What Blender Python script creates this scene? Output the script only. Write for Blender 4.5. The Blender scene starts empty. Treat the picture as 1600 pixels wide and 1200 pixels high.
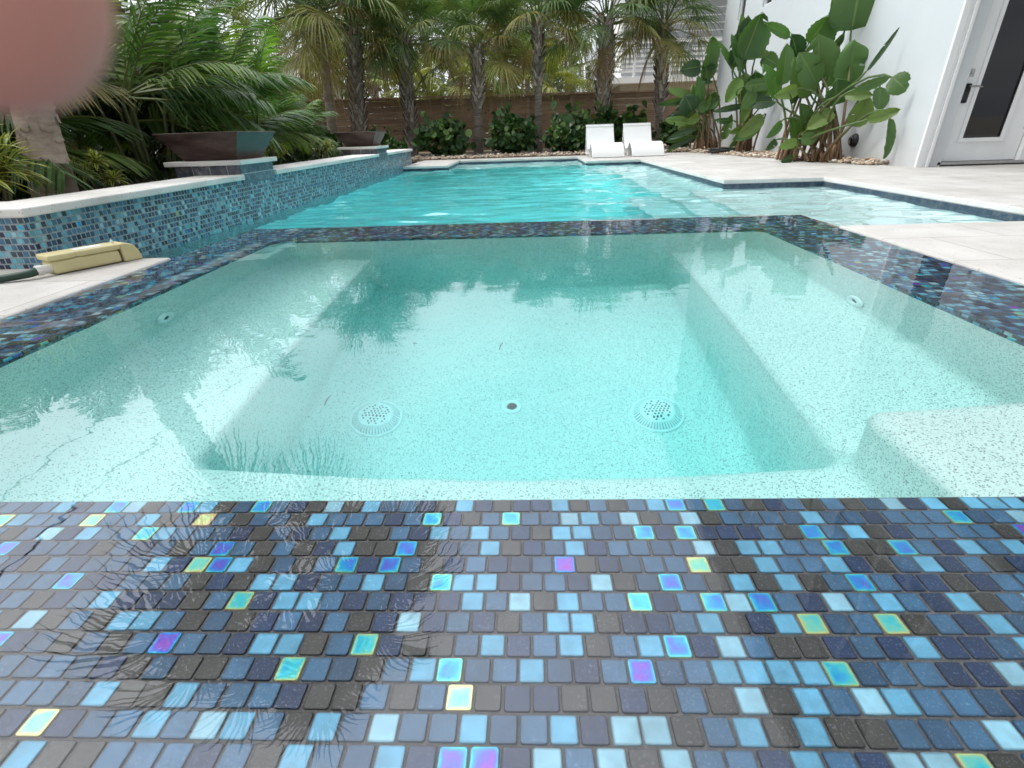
import bpy, bmesh, math, random
from mathutils import Vector, Matrix, noise
R = random.Random(7)
PI = math.pi
scene = bpy.context.scene
COL = scene.collection
rad = math.radians

# ------------------------------------------------------------------ mesh builder
class MB:
    def __init__(s):
        s.v = []; s.f = []; s.mi = []; s.c = []; s.uv = []; s.hasuv = False
    def face(s, idx, mi=0, col=(1, 1, 1, 1), uv=None):
        s.f.append(idx); s.mi.append(mi); s.c.append(col)
        s.uv.append(uv)
        if uv: s.hasuv = True
    def poly(s, pts, mi=0, col=(1, 1, 1, 1), uv=None):
        n = len(s.v); s.v.extend([tuple(p) for p in pts])
        s.face(tuple(range(n, n + len(pts))), mi, col, uv)
    def box(s, x0, x1, y0, y1, z0, z1, mi=0, col=(1, 1, 1, 1), M=None):
        n = len(s.v)
        P = [(x0, y0, z0), (x1, y0, z0), (x1, y1, z0), (x0, y1, z0), (x0, y0, z1), (x1, y0, z1), (x1, y1, z1), (x0, y1, z1)]
        if M: P = [tuple(M @ Vector(p)) for p in P]
        s.v.extend(P)
        for q in ((3, 2, 1, 0), (4, 5, 6, 7), (0, 1, 5, 4), (1, 2, 6, 5), (2, 3, 7, 6), (3, 0, 4, 7)):
            s.face(tuple(n + k for k in q), mi, col)
    def tube(s, pts, rads, seg=8, mi=0, col=(1, 1, 1, 1), cap=True, cols=None):
        pts = [Vector(p) for p in pts]
        n0 = len(s.v); k = len(pts)
        if not hasattr(rads, '__len__'): rads = [rads] * k
        ref = None
        for i, p in enumerate(pts):
            t = (pts[min(i + 1, k - 1)] - pts[max(i - 1, 0)]).normalized()
            if ref is None:
                ref = Vector((0, 0, 1)) if abs(t.z) < .9 else Vector((1, 0, 0))
            a = t.cross(ref).normalized(); b = a.cross(t).normalized(); ref = b
            for j in range(seg):
                w = 2 * PI * j / seg
                s.v.append(tuple(p + (a * math.cos(w) + b * math.sin(w)) * rads[i]))
        for i in range(k - 1):
            for j in range(seg):
                j2 = (j + 1) % seg
                s.face((n0 + i * seg + j, n0 + i * seg + j2, n0 + (i + 1) * seg + j2, n0 + (i + 1) * seg + j), mi, cols[i] if cols else col)
        if cap:
            s.face(tuple(n0 + j for j in range(seg))[::-1], mi, col)
            s.face(tuple(n0 + (k - 1) * seg + j for j in range(seg)), mi, col)
    def lathe(s, prof, cx=0, cy=0, cz=0, seg=24, mi=0, col=(1, 1, 1, 1), M=None):
        n0 = len(s.v)
        for (r, z) in prof:
            for j in range(seg):
                w = 2 * PI * j / seg
                p = Vector((r * math.cos(w), r * math.sin(w), z))
                p = M @ p if M else p + Vector((cx, cy, cz))
                s.v.append(tuple(p))
        for i in range(len(prof) - 1):
            for j in range(seg):
                j2 = (j + 1) % seg
                s.face((n0 + i * seg + j, n0 + i * seg + j2, n0 + (i + 1) * seg + j2, n0 + (i + 1) * seg + j), mi, col)
    def build(s, name, mats, parent=None, smooth=False, loc=None):
        me = bpy.data.meshes.new(name)
        me.from_pydata(s.v, [], s.f)
        if not isinstance(mats, (list, tuple)): mats = [mats]
        for m in mats: me.materials.append(m)
        me.polygons.foreach_set('material_index', s.mi)
        at = me.attributes.new('col', 'FLOAT_COLOR', 'FACE')
        flat = []
        for c in s.c: flat.extend(c if len(c) == 4 else (*c, 1))
        at.data.foreach_set('color', flat)
        if s.hasuv:
            ul = me.uv_layers.new(name='UVMap')
            fl = []
            for f, u in zip(s.f, s.uv):
                if u:
                    for q in u: fl.extend(q)
                else: fl.extend([0.5, 0.5] * len(f))
            ul.data.foreach_set('uv', fl)
        me.polygons.foreach_set('use_smooth', [bool(smooth)] * len(s.f))
        me.update()
        o = bpy.data.objects.new(name, me); COL.objects.link(o)
        if parent: o.parent = parent
        if loc: o.location = loc
        return o

def bevel(o, w, seg=2, ang=35):
    b = o.modifiers.new('bevel', 'BEVEL'); b.width = w; b.segments = seg; b.limit_method = 'ANGLE'; b.angle_limit = rad(ang)
    return o
def tag(o, label=None, cat=None, group=None, kind=None):
    if label: o['label'] = label
    if cat: o['category'] = cat
    if group: o['group'] = group
    if kind: o['kind'] = kind
    return o
def thing(name, loc, label, cat, group=None, rz=0):
    o = bpy.data.objects.new(name, None); COL.objects.link(o)
    o.location = loc; o.rotation_euler = (0, 0, rz); o.empty_display_size = .1
    return tag(o, label, cat, group)
def dup(root, loc, rz=0, sc=1, label=None, group=None):
    r = root.copy(); COL.objects.link(r); r.location = loc; r.rotation_euler = (0, 0, rz)
    r.scale = (sc, sc, sc) if not hasattr(sc, '__len__') else sc
    if label: r['label'] = label
    if group: r['group'] = group
    for ch in list(root.children):
        c = ch.copy(); COL.objects.link(c); c.parent = r
        for g in list(ch.children):
            d = g.copy(); COL.objects.link(d); d.parent = c
    return r

# ------------------------------------------------------------------ materials
class NT:
    def __init__(s, name):
        s.m = bpy.data.materials.new(name); s.m.use_nodes = True
        s.t = s.m.node_tree; s.n = s.t.nodes; s.l = s.t.links
        s.b = s.n['Principled BSDF']; s.out = s.n['Material Output']
    def add(s, typ, **kw):
        n = s.n.new(typ)
        for k, v in kw.items():
            if k in n.inputs.keys(): s.set(n, k, v)
            else: setattr(n, k, v)
        return n
    def set(s, n, k, v):
        if hasattr(v, 'is_output'): s.l.new(v, n.inputs[k])
        else: n.inputs[k].default_value = v
    def bs(s, **kw):
        for k, v in kw.items(): s.set(s.b, k.replace('_', ' '), v)
    def obj(s): return s.add('ShaderNodeTexCoord').outputs['Object']
    def pos(s): return s.add('ShaderNodeNewGeometry').outputs['Position']
    def noise(s, vec, scale, detail=4, rough=.55, out='Fac'):
        n = s.add('ShaderNodeTexNoise'); s.l.new(vec, n.inputs['Vector'])
        n.inputs['Scale'].default_value = scale; n.inputs['Detail'].default_value = detail; n.inputs['Roughness'].default_value = rough
        return n.outputs[out]
    def voro(s, vec, scale, feat='F1', out='Distance', rnd=1):
        n = s.add('ShaderNodeTexVoronoi'); n.feature = feat; s.l.new(vec, n.inputs['Vector'])
        n.inputs['Scale'].default_value = scale; n.inputs['Randomness'].default_value = rnd
        return n.outputs[out]
    def ramp(s, fac, stops, interp='LINEAR'):
        n = s.add('ShaderNodeValToRGB'); s.l.new(fac, n.inputs[0]); cr = n.color_ramp; cr.interpolation = interp
        while len(cr.elements) < len(stops): cr.elements.new(.5)
        for e, (p, c) in zip(cr.elements, stops):
            e.position = p; e.color = c if len(c) == 4 else (*c, 1)
        return n.outputs[0]
    def mix(s, fac, a, b, mode='MIX'):
        n = s.add('ShaderNodeMix'); n.data_type = 'RGBA'; n.blend_type = mode
        for i, v in ((0, fac), (6, a), (7, b)):
            if hasattr(v, 'is_output'): s.l.new(v, n.inputs[i])
            else: n.inputs[i].default_value = v if not isinstance(v, tuple) or len(v) == 4 else (*v, 1)
        return n.outputs[2]
    def math(s, op, a, b=0., clamp=False):
        n = s.add('ShaderNodeMath'); n.operation = op; n.use_clamp = clamp
        for i, v in ((0, a), (1, b)):
            if hasattr(v, 'is_output'): s.l.new(v, n.inputs[i])
            else: n.inputs[i].default_value = v
        return n.outputs[0]
    def attr(s, name='col'):
        n = s.add('ShaderNodeAttribute'); n.attribute_name = name; return n
    def bump(s, h, strength=.3, dist=.01):
        n = s.add('ShaderNodeBump'); s.l.new(h, n.inputs['Height'])
        n.inputs['Strength'].default_value = strength; n.inputs['Distance'].default_value = dist
        return n.outputs[0]

def M_simple(name, col, rough=.5, metal=0, nscale=8, namt=.15, bumpd=0, bscale=60, spec=.5):
    t = NT(name); o = t.obj()
    n = t.noise(o, nscale, 5)
    d = tuple(max(0, c * (1 - namt)) for c in col); b = tuple(min(1, c * (1 + namt)) for c in col)
    t.bs(Base_Color=t.ramp(n, [(.3, d), (.7, b)]), Roughness=rough, Metallic=metal, Specular_IOR_Level=spec)
    if bumpd: t.bs(Normal=t.bump(t.noise(o, bscale, 4), .6, bumpd))
    return t.m

def M_leaf(name, rough=.45, trans=.3, spec=.4, veins=0):
    t = NT(name); a = t.attr(); o = t.obj()
    c = t.mix(t.math('MULTIPLY', t.noise(o, 5, 3), .5), a.outputs['Color'], t.mix(1., a.outputs['Color'], (.45, .5, .4, 1), 'MULTIPLY'))
    if veins:
        uv = t.add('ShaderNodeTexCoord').outputs['UV']
        w = t.add('ShaderNodeTexWave'); w.wave_type = 'BANDS'; w.bands_direction = 'Y'; t.l.new(uv, w.inputs['Vector'])
        w.inputs['Scale'].default_value = 14; w.inputs['Distortion'].default_value = .6
        t.bs(Normal=t.bump(w.outputs['Fac'], .35, .006))
        sx = t.add('ShaderNodeSeparateXYZ'); t.l.new(uv, sx.inputs[0])
        mid = t.math('LESS_THAN', t.math('ABSOLUTE', t.math('SUBTRACT', sx.outputs[0], .5)), .022)
        c = t.mix(mid, c, (.16, .24, .07, 1))
        c = t.mix(t.math('MULTIPLY', w.outputs['Fac'], .22), c, t.mix(1., c, (.5, .55, .5, 1), 'MULTIPLY'))
    t.bs(Base_Color=c, Roughness=rough, Specular_IOR_Level=spec)
    tr = t.add('ShaderNodeBsdfTranslucent'); t.l.new(t.mix(1., c, (1., 1.1, .5, 1), 'MULTIPLY'), tr.inputs['Color'])
    ms = t.add('ShaderNodeMixShader'); ms.inputs[0].default_value = trans
    t.l.new(t.b.outputs[0], ms.inputs[1]); t.l.new(tr.outputs[0], ms.inputs[2]); t.l.new(ms.outputs[0], t.out.inputs['Surface'])
    return t.m

def M_water(name, density, color, bumps, ior=1.333):
    t = NT(name); p = t.pos()
    g = t.add('ShaderNodeBsdfGlass'); g.inputs['IOR'].default_value = ior; g.inputs['Roughness'].default_value = 0
    g.inputs['Color'].default_value = (1, 1, 1, 1)
    if bumps:
        mp = t.add('ShaderNodeMapping'); t.l.new(p, mp.inputs['Vector']); mp.inputs['Scale'].default_value = (1, 1.6, 1)
        h = None
        for sc, am in bumps:
            x = t.math('MULTIPLY', t.noise(mp.outputs[0], sc, 2, .4), am)
            h = x if h is None else t.math('ADD', h, x)
        b = t.add('ShaderNodeBump'); t.l.new(h, b.inputs['Height']); b.inputs['Strength'].default_value = 1; b.inputs['Distance'].default_value = 1
        t.l.new(b.outputs[0], g.inputs['Normal'])
    v = t.add('ShaderNodeVolumeAbsorption'); v.inputs['Color'].default_value = color; v.inputs['Density'].default_value = density
    t.n.remove(t.b)
    t.l.new(g.outputs[0], t.out.inputs['Surface']); t.l.new(v.outputs[0], t.out.inputs['Volume'])
    return t.m

# glass mosaic: col.rgb is the tile's own colour, alpha > 1.5 marks the iridescent ones
def M_mosaic():
    t = NT('glass_mosaic'); a = t.attr(); o = t.obj()
    uv = t.add('ShaderNodeTexCoord').outputs['UV']
    sx = t.add('ShaderNodeSeparateXYZ'); t.l.new(uv, sx.inputs[0])
    ex = t.math('ABSOLUTE', t.math('SUBTRACT', sx.outputs[0], .5)); ey = t.math('ABSOLUTE', t.math('SUBTRACT', sx.outputs[1], .5))
    edge = t.math('MAXIMUM', ex, ey)                      # 0 centre .. .5 edge
    ph = t.math('FRACT', t.math('MULTIPLY', a.outputs['Alpha'], 1.0))
    e2 = t.math('POWER', t.math('MULTIPLY', edge, 2), 5)
    k = t.math('ADD', t.math('ADD', t.math('MULTIPLY', e2, .42), t.math('MULTIPLY', ph, .8)), t.math('MULTIPLY', t.math('SUBTRACT', t.noise(o, 60, 2), .5), .45))
    iri = t.ramp(k, [(0, (.30, .04, .34)), (.16, (.10, .10, .55)), (.32, (.02, .28, .70)), (.5, (.05, .55, .62)), (.68, (.25, .62, .38)), (.82, (.62, .66, .22)), (1, (.55, .40, .25))])
    isir = t.math('GREATER_THAN', a.outputs['Alpha'], 1.5)
    mott = t.noise(o, 420, 3, .7)
    base = t.mix(t.math('MULTIPLY', t.math('GREATER_THAN', mott, .6), .18), a.outputs['Color'], (.5, .55, .6, 1))
    cloud = t.noise(o, 45, 3)
    base = t.mix(1., base, t.ramp(cloud, [(.25, (.75, .75, .75)), (.75, (1.2, 1.2, 1.2))]), 'MULTIPLY')
    lite = t.ramp(edge, [(.40, (1, 1, 1)), (.455, (.6, .6, .6))])  # rim darkened in colour, standing in for edge shading and refraction of the glass
    base = t.mix(1., base, lite, 'MULTIPLY')
    c = t.mix(isir, base, iri)
    t.bs(Base_Color=c, Roughness=t.mix(isir, (.3, .3, .3, 1), (.12, .12, .12, 1)), Metallic=t.math('MULTIPLY', isir, .25), Specular_IOR_Level=.5,
         Normal=t.bump(t.noise(o, 260, 3), .25, .001))
    return t.m
MOS = M_mosaic()
def M_grout():
    t = NT('grout'); o = t.obj(); n = t.noise(o, 350, 5, .75)
    t.bs(Base_Color=t.ramp(n, [(.25, (.06, .057, .055)), (.6, (.16, .153, .148)), (.8, (.31, .30, .29))]), Roughness=.9, Normal=t.bump(n, .8, .002))
    return t.m
GROUT = M_grout()
GROUT2 = M_simple('pale_grout', (.30, .36, .38), .85, 0, 60, .3, .001, 300)

def M_plaster():
    t = NT('pebble_plaster'); p = t.pos()
    fine = t.voro(p, 430, 'F1', 'Color'); sx = t.add('ShaderNodeSeparateColor'); t.l.new(fine, sx.inputs[0])
    peb = t.ramp(sx.outputs[0], [(.0, (.16, .19, .19)), (.06, (.30, .34, .33)), (.14, (.74, .79, .76)), (.7, (.82, .86, .82)), (1, (.90, .92, .88))])
    big = t.voro(p, 320, 'F1', 'Color'); s2 = t.add('ShaderNodeSeparateColor'); t.l.new(big, s2.inputs[0])
    dark = t.math('MULTIPLY', t.math('GREATER_THAN', s2.outputs[1], .97), .55)
    c = t.mix(dark, peb, (.14, .17, .18, 1))
    wear = t.noise(p, 2.2, 4)
    c = t.mix(1., c, t.ramp(wear, [(.3, (.95, .97, .97)), (.7, (1, 1, 1))]), 'MULTIPLY')
    t.bs(Base_Color=c, Roughness=.7, Normal=t.bump(t.voro(p, 430), .25, .001))
    return t.m
PLASTER = M_plaster()

def M_deck(name='shell_stone', joints=True, k=1.0):
    t = NT(name); p = t.pos()
    pits = t.voro(p, 60, 'F1'); big = t.noise(p, 3.5, 5, .6)
    mask = t.math('MULTIPLY', t.math('LESS_THAN', pits, .17), t.math('GREATER_THAN', t.noise(p, 19, 3), .50))
    c = t.ramp(big, [(.3, (.43 * k, .412 * k, .382 * k)), (.55, (.52 * k, .503 * k, .478 * k)), (.75, (.57 * k, .556 * k, .535 * k))])
    c = t.mix(t.math('MULTIPLY', mask, .75), c, (.30, .26, .23, 1))
    h = t.math('MULTIPLY', mask, -1.)
    if joints:
        mp = t.add('ShaderNodeMapping'); t.l.new(p, mp.inputs['Vector']); mp.inputs['Rotation'].default_value = (0, 0, 0); mp.inputs['Location'].default_value = (.13, .21, 0)
        br = t.add('ShaderNodeTexBrick'); t.l.new(mp.outputs[0], br.inputs['Vector'])
        for k, v in (('Color1', (1, 1, 1, 1)), ('Color2', (.87, .855, .83, 1)), ('Mortar', (.62, .58, .53, 1)), ('Scale', 1), ('Mortar Size', .0035), ('Mortar Smooth', .3), ('Brick Width', .61), ('Row Height', .405)):
            br.inputs[k].default_value = v
        c = t.mix(1., c, br.outputs['Color'], 'MULTIPLY')
    t.bs(Base_Color=c, Roughness=.75, Normal=t.bump(h, .5, .003))
    return t.m
DECK = M_deck(); COPE = M_deck('coping_stone', False, 1.35)

def M_slate(name, w, h, c0, c1, c2, rot=(0, 0, 0), grout=(.42, .42, .42, 1)):
    t = NT(name); p = t.pos()
    mp = t.add('ShaderNodeMapping'); t.l.new(p, mp.inputs['Vector']); mp.inputs['Rotation'].default_value = rot
    br = t.add('ShaderNodeTexBrick'); t.l.new(mp.outputs[0], br.inputs['Vector']); br.offset = 0
    for k, v in (('Color1', (1, 1, 1, 1)), ('Color2', (.6, .62, .66, 1)), ('Mortar', (0, 0, 0, 1)), ('Scale', 1), ('Mortar Size', .0025), ('Brick Width', w), ('Row Height', 9.0)): br.inputs[k].default_value = v
    n = t.noise(p, 22, 6, .68)
    c = t.ramp(n, [(.32, c0), (.5, c1), (.68, c2)])
    c = t.mix(1., c, br.outputs['Color'], 'MULTIPLY')
    c = t.mix(br.outputs['Fac'], c, grout)
    t.bs(Base_Color=c, Roughness=.35, Normal=t.bump(n, .3, .003))
    return t.m
SLATE_X = M_slate('slate_tile_side', .125, .6, (.03, .07, .11), (.09, .15, .20), (.20, .26, .29), (rad(90), 0, rad(90)))
SLATE_Y = M_slate('slate_tile_front', .125, .6, (.06, .07, .09), (.13, .14, .17), (.30, .27, .27), (rad(90), 0, 0))
BAND = M_slate('waterline_tile', .152, .3, (.012, .03, .06), (.05, .085, .13), (.16, .17, .17), (0, 0, 0), (.10, .11, .12, 1))

def M_wood():
    t = NT('fence_wood'); o = t.pos()
    mp = t.add('ShaderNodeMapping'); t.l.new(o, mp.inputs['Vector']); mp.inputs['Scale'].default_value = (1.2, 1, 22)
    n = t.noise(mp.outputs[0], 3.5, 6, .65)
    k = t.voro(o, 3.1)
    c = t.ramp(n, [(.25, (.14, .085, .056)), (.5, (.29, .19, .13)), (.75, (.43, .30, .22))])
    c = t.mix(t.math('MULTIPLY', t.math('LESS_THAN', k, .09), .8), c, (.02, .012, .008, 1))
    c = t.mix(.5, c, t.attr().outputs['Color'], 'MULTIPLY')
    t.bs(Base_Color=c, Roughness=.7, Normal=t.bump(n, .4, .004))
    return t.m
WOOD = M_wood()

def M_copper():
    t = NT('aged_copper'); o = t.pos()
    mp = t.add('ShaderNodeMapping'); t.l.new(o, mp.inputs['Vector']); mp.inputs['Scale'].default_value = (1, 1, 3.5)
    n = t.noise(mp.outputs[0], 5, 6, .6)
    c = t.ramp(n, [(.3, (.045, .028, .024)), (.5, (.085, .052, .043)), (.66, (.115, .078, .066)), (.8, (.13, .145, .145))])
    t.bs(Base_Color=c, Roughness=t.ramp(n, [(.3, (.4, .4, .4)), (.8, (.55, .55, .55))]), Metallic=.3, Specular_IOR_Level=.35)
    return t.m
COPPER = M_copper()

def M_stucco():
    t = NT('white_stucco'); p = t.pos()
    n = t.noise(p, 90, 5, .7); b = t.noise(p, .9, 4)
    c = t.ramp(b, [(.3, (.545, .58, .60)), (.7, (.595, .625, .64))])
    # rain splash dirt close to the ground
    sx = t.add('ShaderNodeSeparateXYZ'); t.l.new(p, sx.inputs[0])
    d = t.math('SUBTRACT', 1., t.math('DIVIDE', sx.outputs[2], .45), True)
    d = t.math('MULTIPLY', d, t.math('MULTIPLY', t.noise(p, 5, 5, .65), .55), True)
    c = t.mix(d, c, (.42, .38, .33, 1))
    t.bs(Base_Color=c, Roughness=.85, Normal=t.bump(n, .35, .004))
    return t.m
STUCCO = M_stucco()
WHITE = M_simple('white_paint', (.78, .79, .79), .4, 0, 5, .03, .0006, 80)
WHITEP = M_simple('white_moulded_plastic', (.82, .82, .81), .38, 0, 4, .025)
NEIGH = M_simple('neighbour_white_siding', (.84, .84, .83), .6, 0, 3, .06)
NEIGHB = M_simple('neighbour_beige_render', (.40, .36, .27), .8, 0, 3, .12)
DARKR = M_simple('dark_roof', (.05, .05, .055), .8, 0, 8, .3)
BEIGE = M_simple('beige_plastic', (.60, .52, .27), .45, 0, 12, .07, .0006, 120)
HOSEG = M_simple('green_hose_rubber', (.012, .045, .028), .5, 0, 30, .2)
BLACK = M_simple('black_rubber', (.012, .012, .013), .5, 0, 20, .3)
STEEL = M_simple('brushed_nickel', (.42, .42, .42), .32, 1, 30, .1)
DARKM = M_simple('black_metal', (.018, .018, .02), .3, .6, 30, .2)
GREYP = M_simple('grey_paint', (.22, .25, .26), .5, 0, 8, .08)
FITT = M_simple('white_pool_fitting', (.93, .95, .95), .4, 0, 20, .04)
HOLE_SHADE = M_simple('painted_hole_shade', (.035, .06, .065), .7, 0, 30, .2)  # dark colour painted in for the shade inside holes
BRASS = M_simple('brass_throat', (.32, .24, .10), .5, .3, 30, .25)
SOIL = M_simple('garden_soil', (.060, .043, .030), .95, 0, 14, .5, .02, 40)
DIRT = M_simple('sandy_ground', (.30, .25, .19), .95, 0, 3, .35, .01, 60)
SKIN = None
def M_glass_pane():
    t = NT('dark_door_glass'); t.bs(Base_Color=(.010, .012, .014, 1), Roughness=.03, Specular_IOR_Level=.5)
    return t.m
PANE = M_glass_pane()
def M_pebble():
    t = NT('river_pebbles'); a = t.attr(); n = t.noise(t.pos(), 60, 4)
    t.bs(Base_Color=t.mix(t.math('MULTIPLY', n, .4), a.outputs['Color'], (.30, .24, .18, 1)), Roughness=.7)
    return t.m
PEB = M_pebble()

# ------------------------------------------------------------------ camera
Hc = 0.46
th, psi, rho = rad(26.8), rad(2.5), -0.034
fw0 = Vector((-math.sin(psi), math.cos(psi), 0)); rt0 = Vector((math.cos(psi), math.sin(psi), 0)); Z = Vector((0, 0, 1))
fw = fw0 * math.cos(th) - Z * math.sin(th); up0 = fw0 * math.sin(th) + Z * math.cos(th)
rt = rt0 * math.cos(rho) + up0 * math.sin(rho); up = up0 * math.cos(rho) - rt0 * math.sin(rho)
cam = bpy.data.cameras.new('camera'); co = bpy.data.objects.new('camera', cam); COL.objects.link(co)
co.matrix_world = Matrix(((rt.x, up.x, -fw.x, 0), (rt.y, up.y, -fw.y, 0), (rt.z, up.z, -fw.z, Hc), (0, 0, 0, 1)))
cam.sensor_width = 36; cam.lens = 36 * 780 / 1600; cam.clip_start = .004; cam.clip_end = 2000
cam.dof.use_dof = True; cam.dof.focus_distance = 1.1; cam.dof.aperture_fstop = cam.lens / 1.5
scene.camera = co

# ------------------------------------------------------------------ world and sun
SUN_EL, SUN_AZ = rad(52), rad(-102)          # azimuth measured from +Y towards +X
sd = Vector((math.sin(SUN_AZ) * math.cos(SUN_EL), math.cos(SUN_AZ) * math.cos(SUN_EL), math.sin(SUN_EL)))
w = bpy.data.worlds.new('World'); scene.world = w; w.use_nodes = True
nt = w.node_tree; N = nt.nodes; Lk = nt.links
bg = N['Background']
sky = N.new('ShaderNodeTexSky'); sky.sky_type = 'NISHITA'; sky.sun_disc = False; sky.sun_elevation = SUN_EL; sky.sun_rotation = SUN_AZ
sky.dust_density = 3.0; sky.air_density = 1.2
hs = N.new('ShaderNodeHueSaturation'); hs.inputs['Saturation'].default_value = .30; Lk.new(sky.outputs[0], hs.inputs['Color'])
tc = N.new('ShaderNodeTexCoord')
no = N.new('ShaderNodeTexNoise'); no.inputs['Scale'].default_value = 2.6; no.inputs['Detail'].default_value = 6; no.inputs['Roughness'].default_value = .6
mpw = N.new('ShaderNodeMapping'); mpw.inputs['Scale'].default_value = (1, 1, 2.2); mpw.inputs['Location'].default_value = (.3, .8, .1)
Lk.new(tc.outputs['Generated'], mpw.inputs[0]); Lk.new(mpw.outputs[0], no.inputs['Vector'])
cr = N.new('ShaderNodeValToRGB'); Lk.new(no.outputs['Fac'], cr.inputs[0])
cr.color_ramp.elements[0].position = .35; cr.color_ramp.elements[0].color = (.62, .66, .70, 1)
cr.color_ramp.elements[1].position = .68; cr.color_ramp.elements[1].color = (1.35, 1.33, 1.30, 1)
mx = N.new('ShaderNodeMix'); mx.data_type = 'RGBA'; mx.blend_type = 'MULTIPLY'; mx.inputs[0].default_value = 1
Lk.new(hs.outputs[0], mx.inputs[6]); Lk.new(cr.outputs[0], mx.inputs[7])
# thick overcast veil: a floor of even white light over the clear-sky gradient
mv = N.new('ShaderNodeMix'); mv.data_type = 'RGBA'; mv.inputs[0].default_value = .6; mv.inputs[7].default_value = (9.0, 9.5, 10.3, 1)
Lk.new(mx.outputs[2], mv.inputs[6])
mv2 = N.new('ShaderNodeMix'); mv2.data_type = 'RGBA'; mv2.blend_type = 'MULTIPLY'; mv2.inputs[0].default_value = .6
Lk.new(mv.outputs[2], mv2.inputs[6]); Lk.new(cr.outputs[0], mv2.inputs[7])
# a thin bright patch in the cloud on the left
dt = N.new('ShaderNodeVectorMath'); dt.operation = 'DOT_PRODUCT'; Lk.new(tc.outputs['Generated'], dt.inputs[0]); dt.inputs[1].default_value = Vector((math.sin(rad(-60)) * math.cos(rad(46)), math.cos(rad(-60)) * math.cos(rad(46)), math.sin(rad(46))))
mxm = N.new('ShaderNodeMath'); mxm.operation = 'MAXIMUM'; Lk.new(dt.outputs['Value'], mxm.inputs[0]); mxm.inputs[1].default_value = 0
pw = N.new('ShaderNodeMath'); pw.operation = 'POWER'; Lk.new(mxm.outputs[0], pw.inputs[0]); pw.inputs[1].default_value = 7
ml = N.new('ShaderNodeMath'); ml.operation = 'MULTIPLY'; Lk.new(pw.outputs[0], ml.inputs[0]); ml.inputs[1].default_value = 27
ad = N.new('ShaderNodeMix'); ad.data_type = 'RGBA'; ad.blend_type = 'ADD'; ad.inputs[0].default_value = 1
Lk.new(mv2.outputs[2], ad.inputs[6]); Lk.new(ml.outputs[0], ad.inputs[7])
# broad luminous cloud bank over the far end of the garden
d2 = N.new('ShaderNodeVectorMath'); d2.operation = 'DOT_PRODUCT'; Lk.new(tc.outputs['Generated'], d2.inputs[0])
d2.inputs[1].default_value = Vector((math.sin(rad(-14)) * math.cos(rad(57)), math.cos(rad(-14)) * math.cos(rad(57)), math.sin(rad(57))))
m2 = N.new('ShaderNodeMath'); m2.operation = 'MAXIMUM'; Lk.new(d2.outputs['Value'], m2.inputs[0]); m2.inputs[1].default_value = 0
p2 = N.new('ShaderNodeMath'); p2.operation = 'POWER'; Lk.new(m2.outputs[0], p2.inputs[0]); p2.inputs[1].default_value = 4.5
c2 = N.new('ShaderNodeMix'); c2.data_type = 'RGBA'; c2.blend_type = 'MULTIPLY'; c2.inputs[0].default_value = .5; c2.inputs[6].default_value = (31, 32, 34, 1); Lk.new(cr.outputs[0], c2.inputs[7])
s2 = N.new('ShaderNodeMix'); s2.data_type = 'RGBA'; s2.blend_type = 'MULTIPLY'; s2.inputs[0].default_value = 1; Lk.new(c2.outputs[2], s2.inputs[6]); Lk.new(p2.outputs[0], s2.inputs[7])
a2 = N.new('ShaderNodeMix'); a2.data_type = 'RGBA'; a2.blend_type = 'ADD'; a2.inputs[0].default_value = 1; Lk.new(ad.outputs[2], a2.inputs[6]); Lk.new(s2.outputs[2], a2.inputs[7])
Lk.new(a2.outputs[2], bg.inputs['Color']); bg.inputs['Strength'].default_value = .10
sl = bpy.data.lights.new('sun', 'SUN'); sl.energy = 1.5; sl.angle = rad(14); sl.color = (1, .96, .9)
so = bpy.data.objects.new('sun', sl); COL.objects.link(so); so.rotation_euler = sd.to_track_quat('Z', 'Y').to_euler(); so.location = sd * 50
scene.view_settings.view_transform = 'Standard'; scene.view_settings.look = 'None'; scene.view_settings.gamma = 1
scene.view_settings.exposure = -0.06
cy = scene.cycles
cy.max_bounces = 14; cy.diffuse_bounces = 8; cy.glossy_bounces = 5; cy.transmission_bounces = 12; cy.transparent_max_bounces = 12; cy.volume_bounces = 0
cy.caustics_refractive = True; cy.caustics_reflective = True; cy.use_denoising = True; cy.sample_clamp_indirect = 20

# ------------------------------------------------------------------ cell based structures
def cells(name, xs, ys, inside, z0, z1, mats, top=0, side=0, **kw):
    """slab over the chosen grid cells, with vertical faces along its outline"""
    m = MB(); nx, ny = len(xs) - 1, len(ys) - 1
    I = [[inside((xs[i] + xs[i + 1]) / 2, (ys[j] + ys[j + 1]) / 2) for j in range(ny)] for i in range(nx)]
    g = lambda i, j: 0 <= i < nx and 0 <= j < ny and I[i][j]
    for i in range(nx):
        for j in range(ny):
            if not I[i][j]: continue
            x0, x1, y0, y1 = xs[i], xs[i + 1], ys[j], ys[j + 1]
            m.poly([(x0, y0, z1), (x1, y0, z1), (x1, y1, z1), (x0, y1, z1)], top)
            m.poly([(x0, y1, z0), (x1, y1, z0), (x1, y0, z0), (x0, y0, z0)], side)
            if not g(i - 1, j): m.poly([(x0, y1, z0), (x0, y0, z0), (x0, y0, z1), (x0, y1, z1)], side)
            if not g(i + 1, j): m.poly([(x1, y0, z0), (x1, y1, z0), (x1, y1, z1), (x1, y0, z1)], side)
            if not g(i, j - 1): m.poly([(x0, y0, z0), (x1, y0, z0), (x1, y0, z1), (x0, y0, z1)], side)
            if not g(i, j + 1): m.poly([(x1, y1, z0), (x0, y1, z0), (x0, y1, z1), (x1, y1, z1)], side)
    return m.build(name, mats, **kw)

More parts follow.
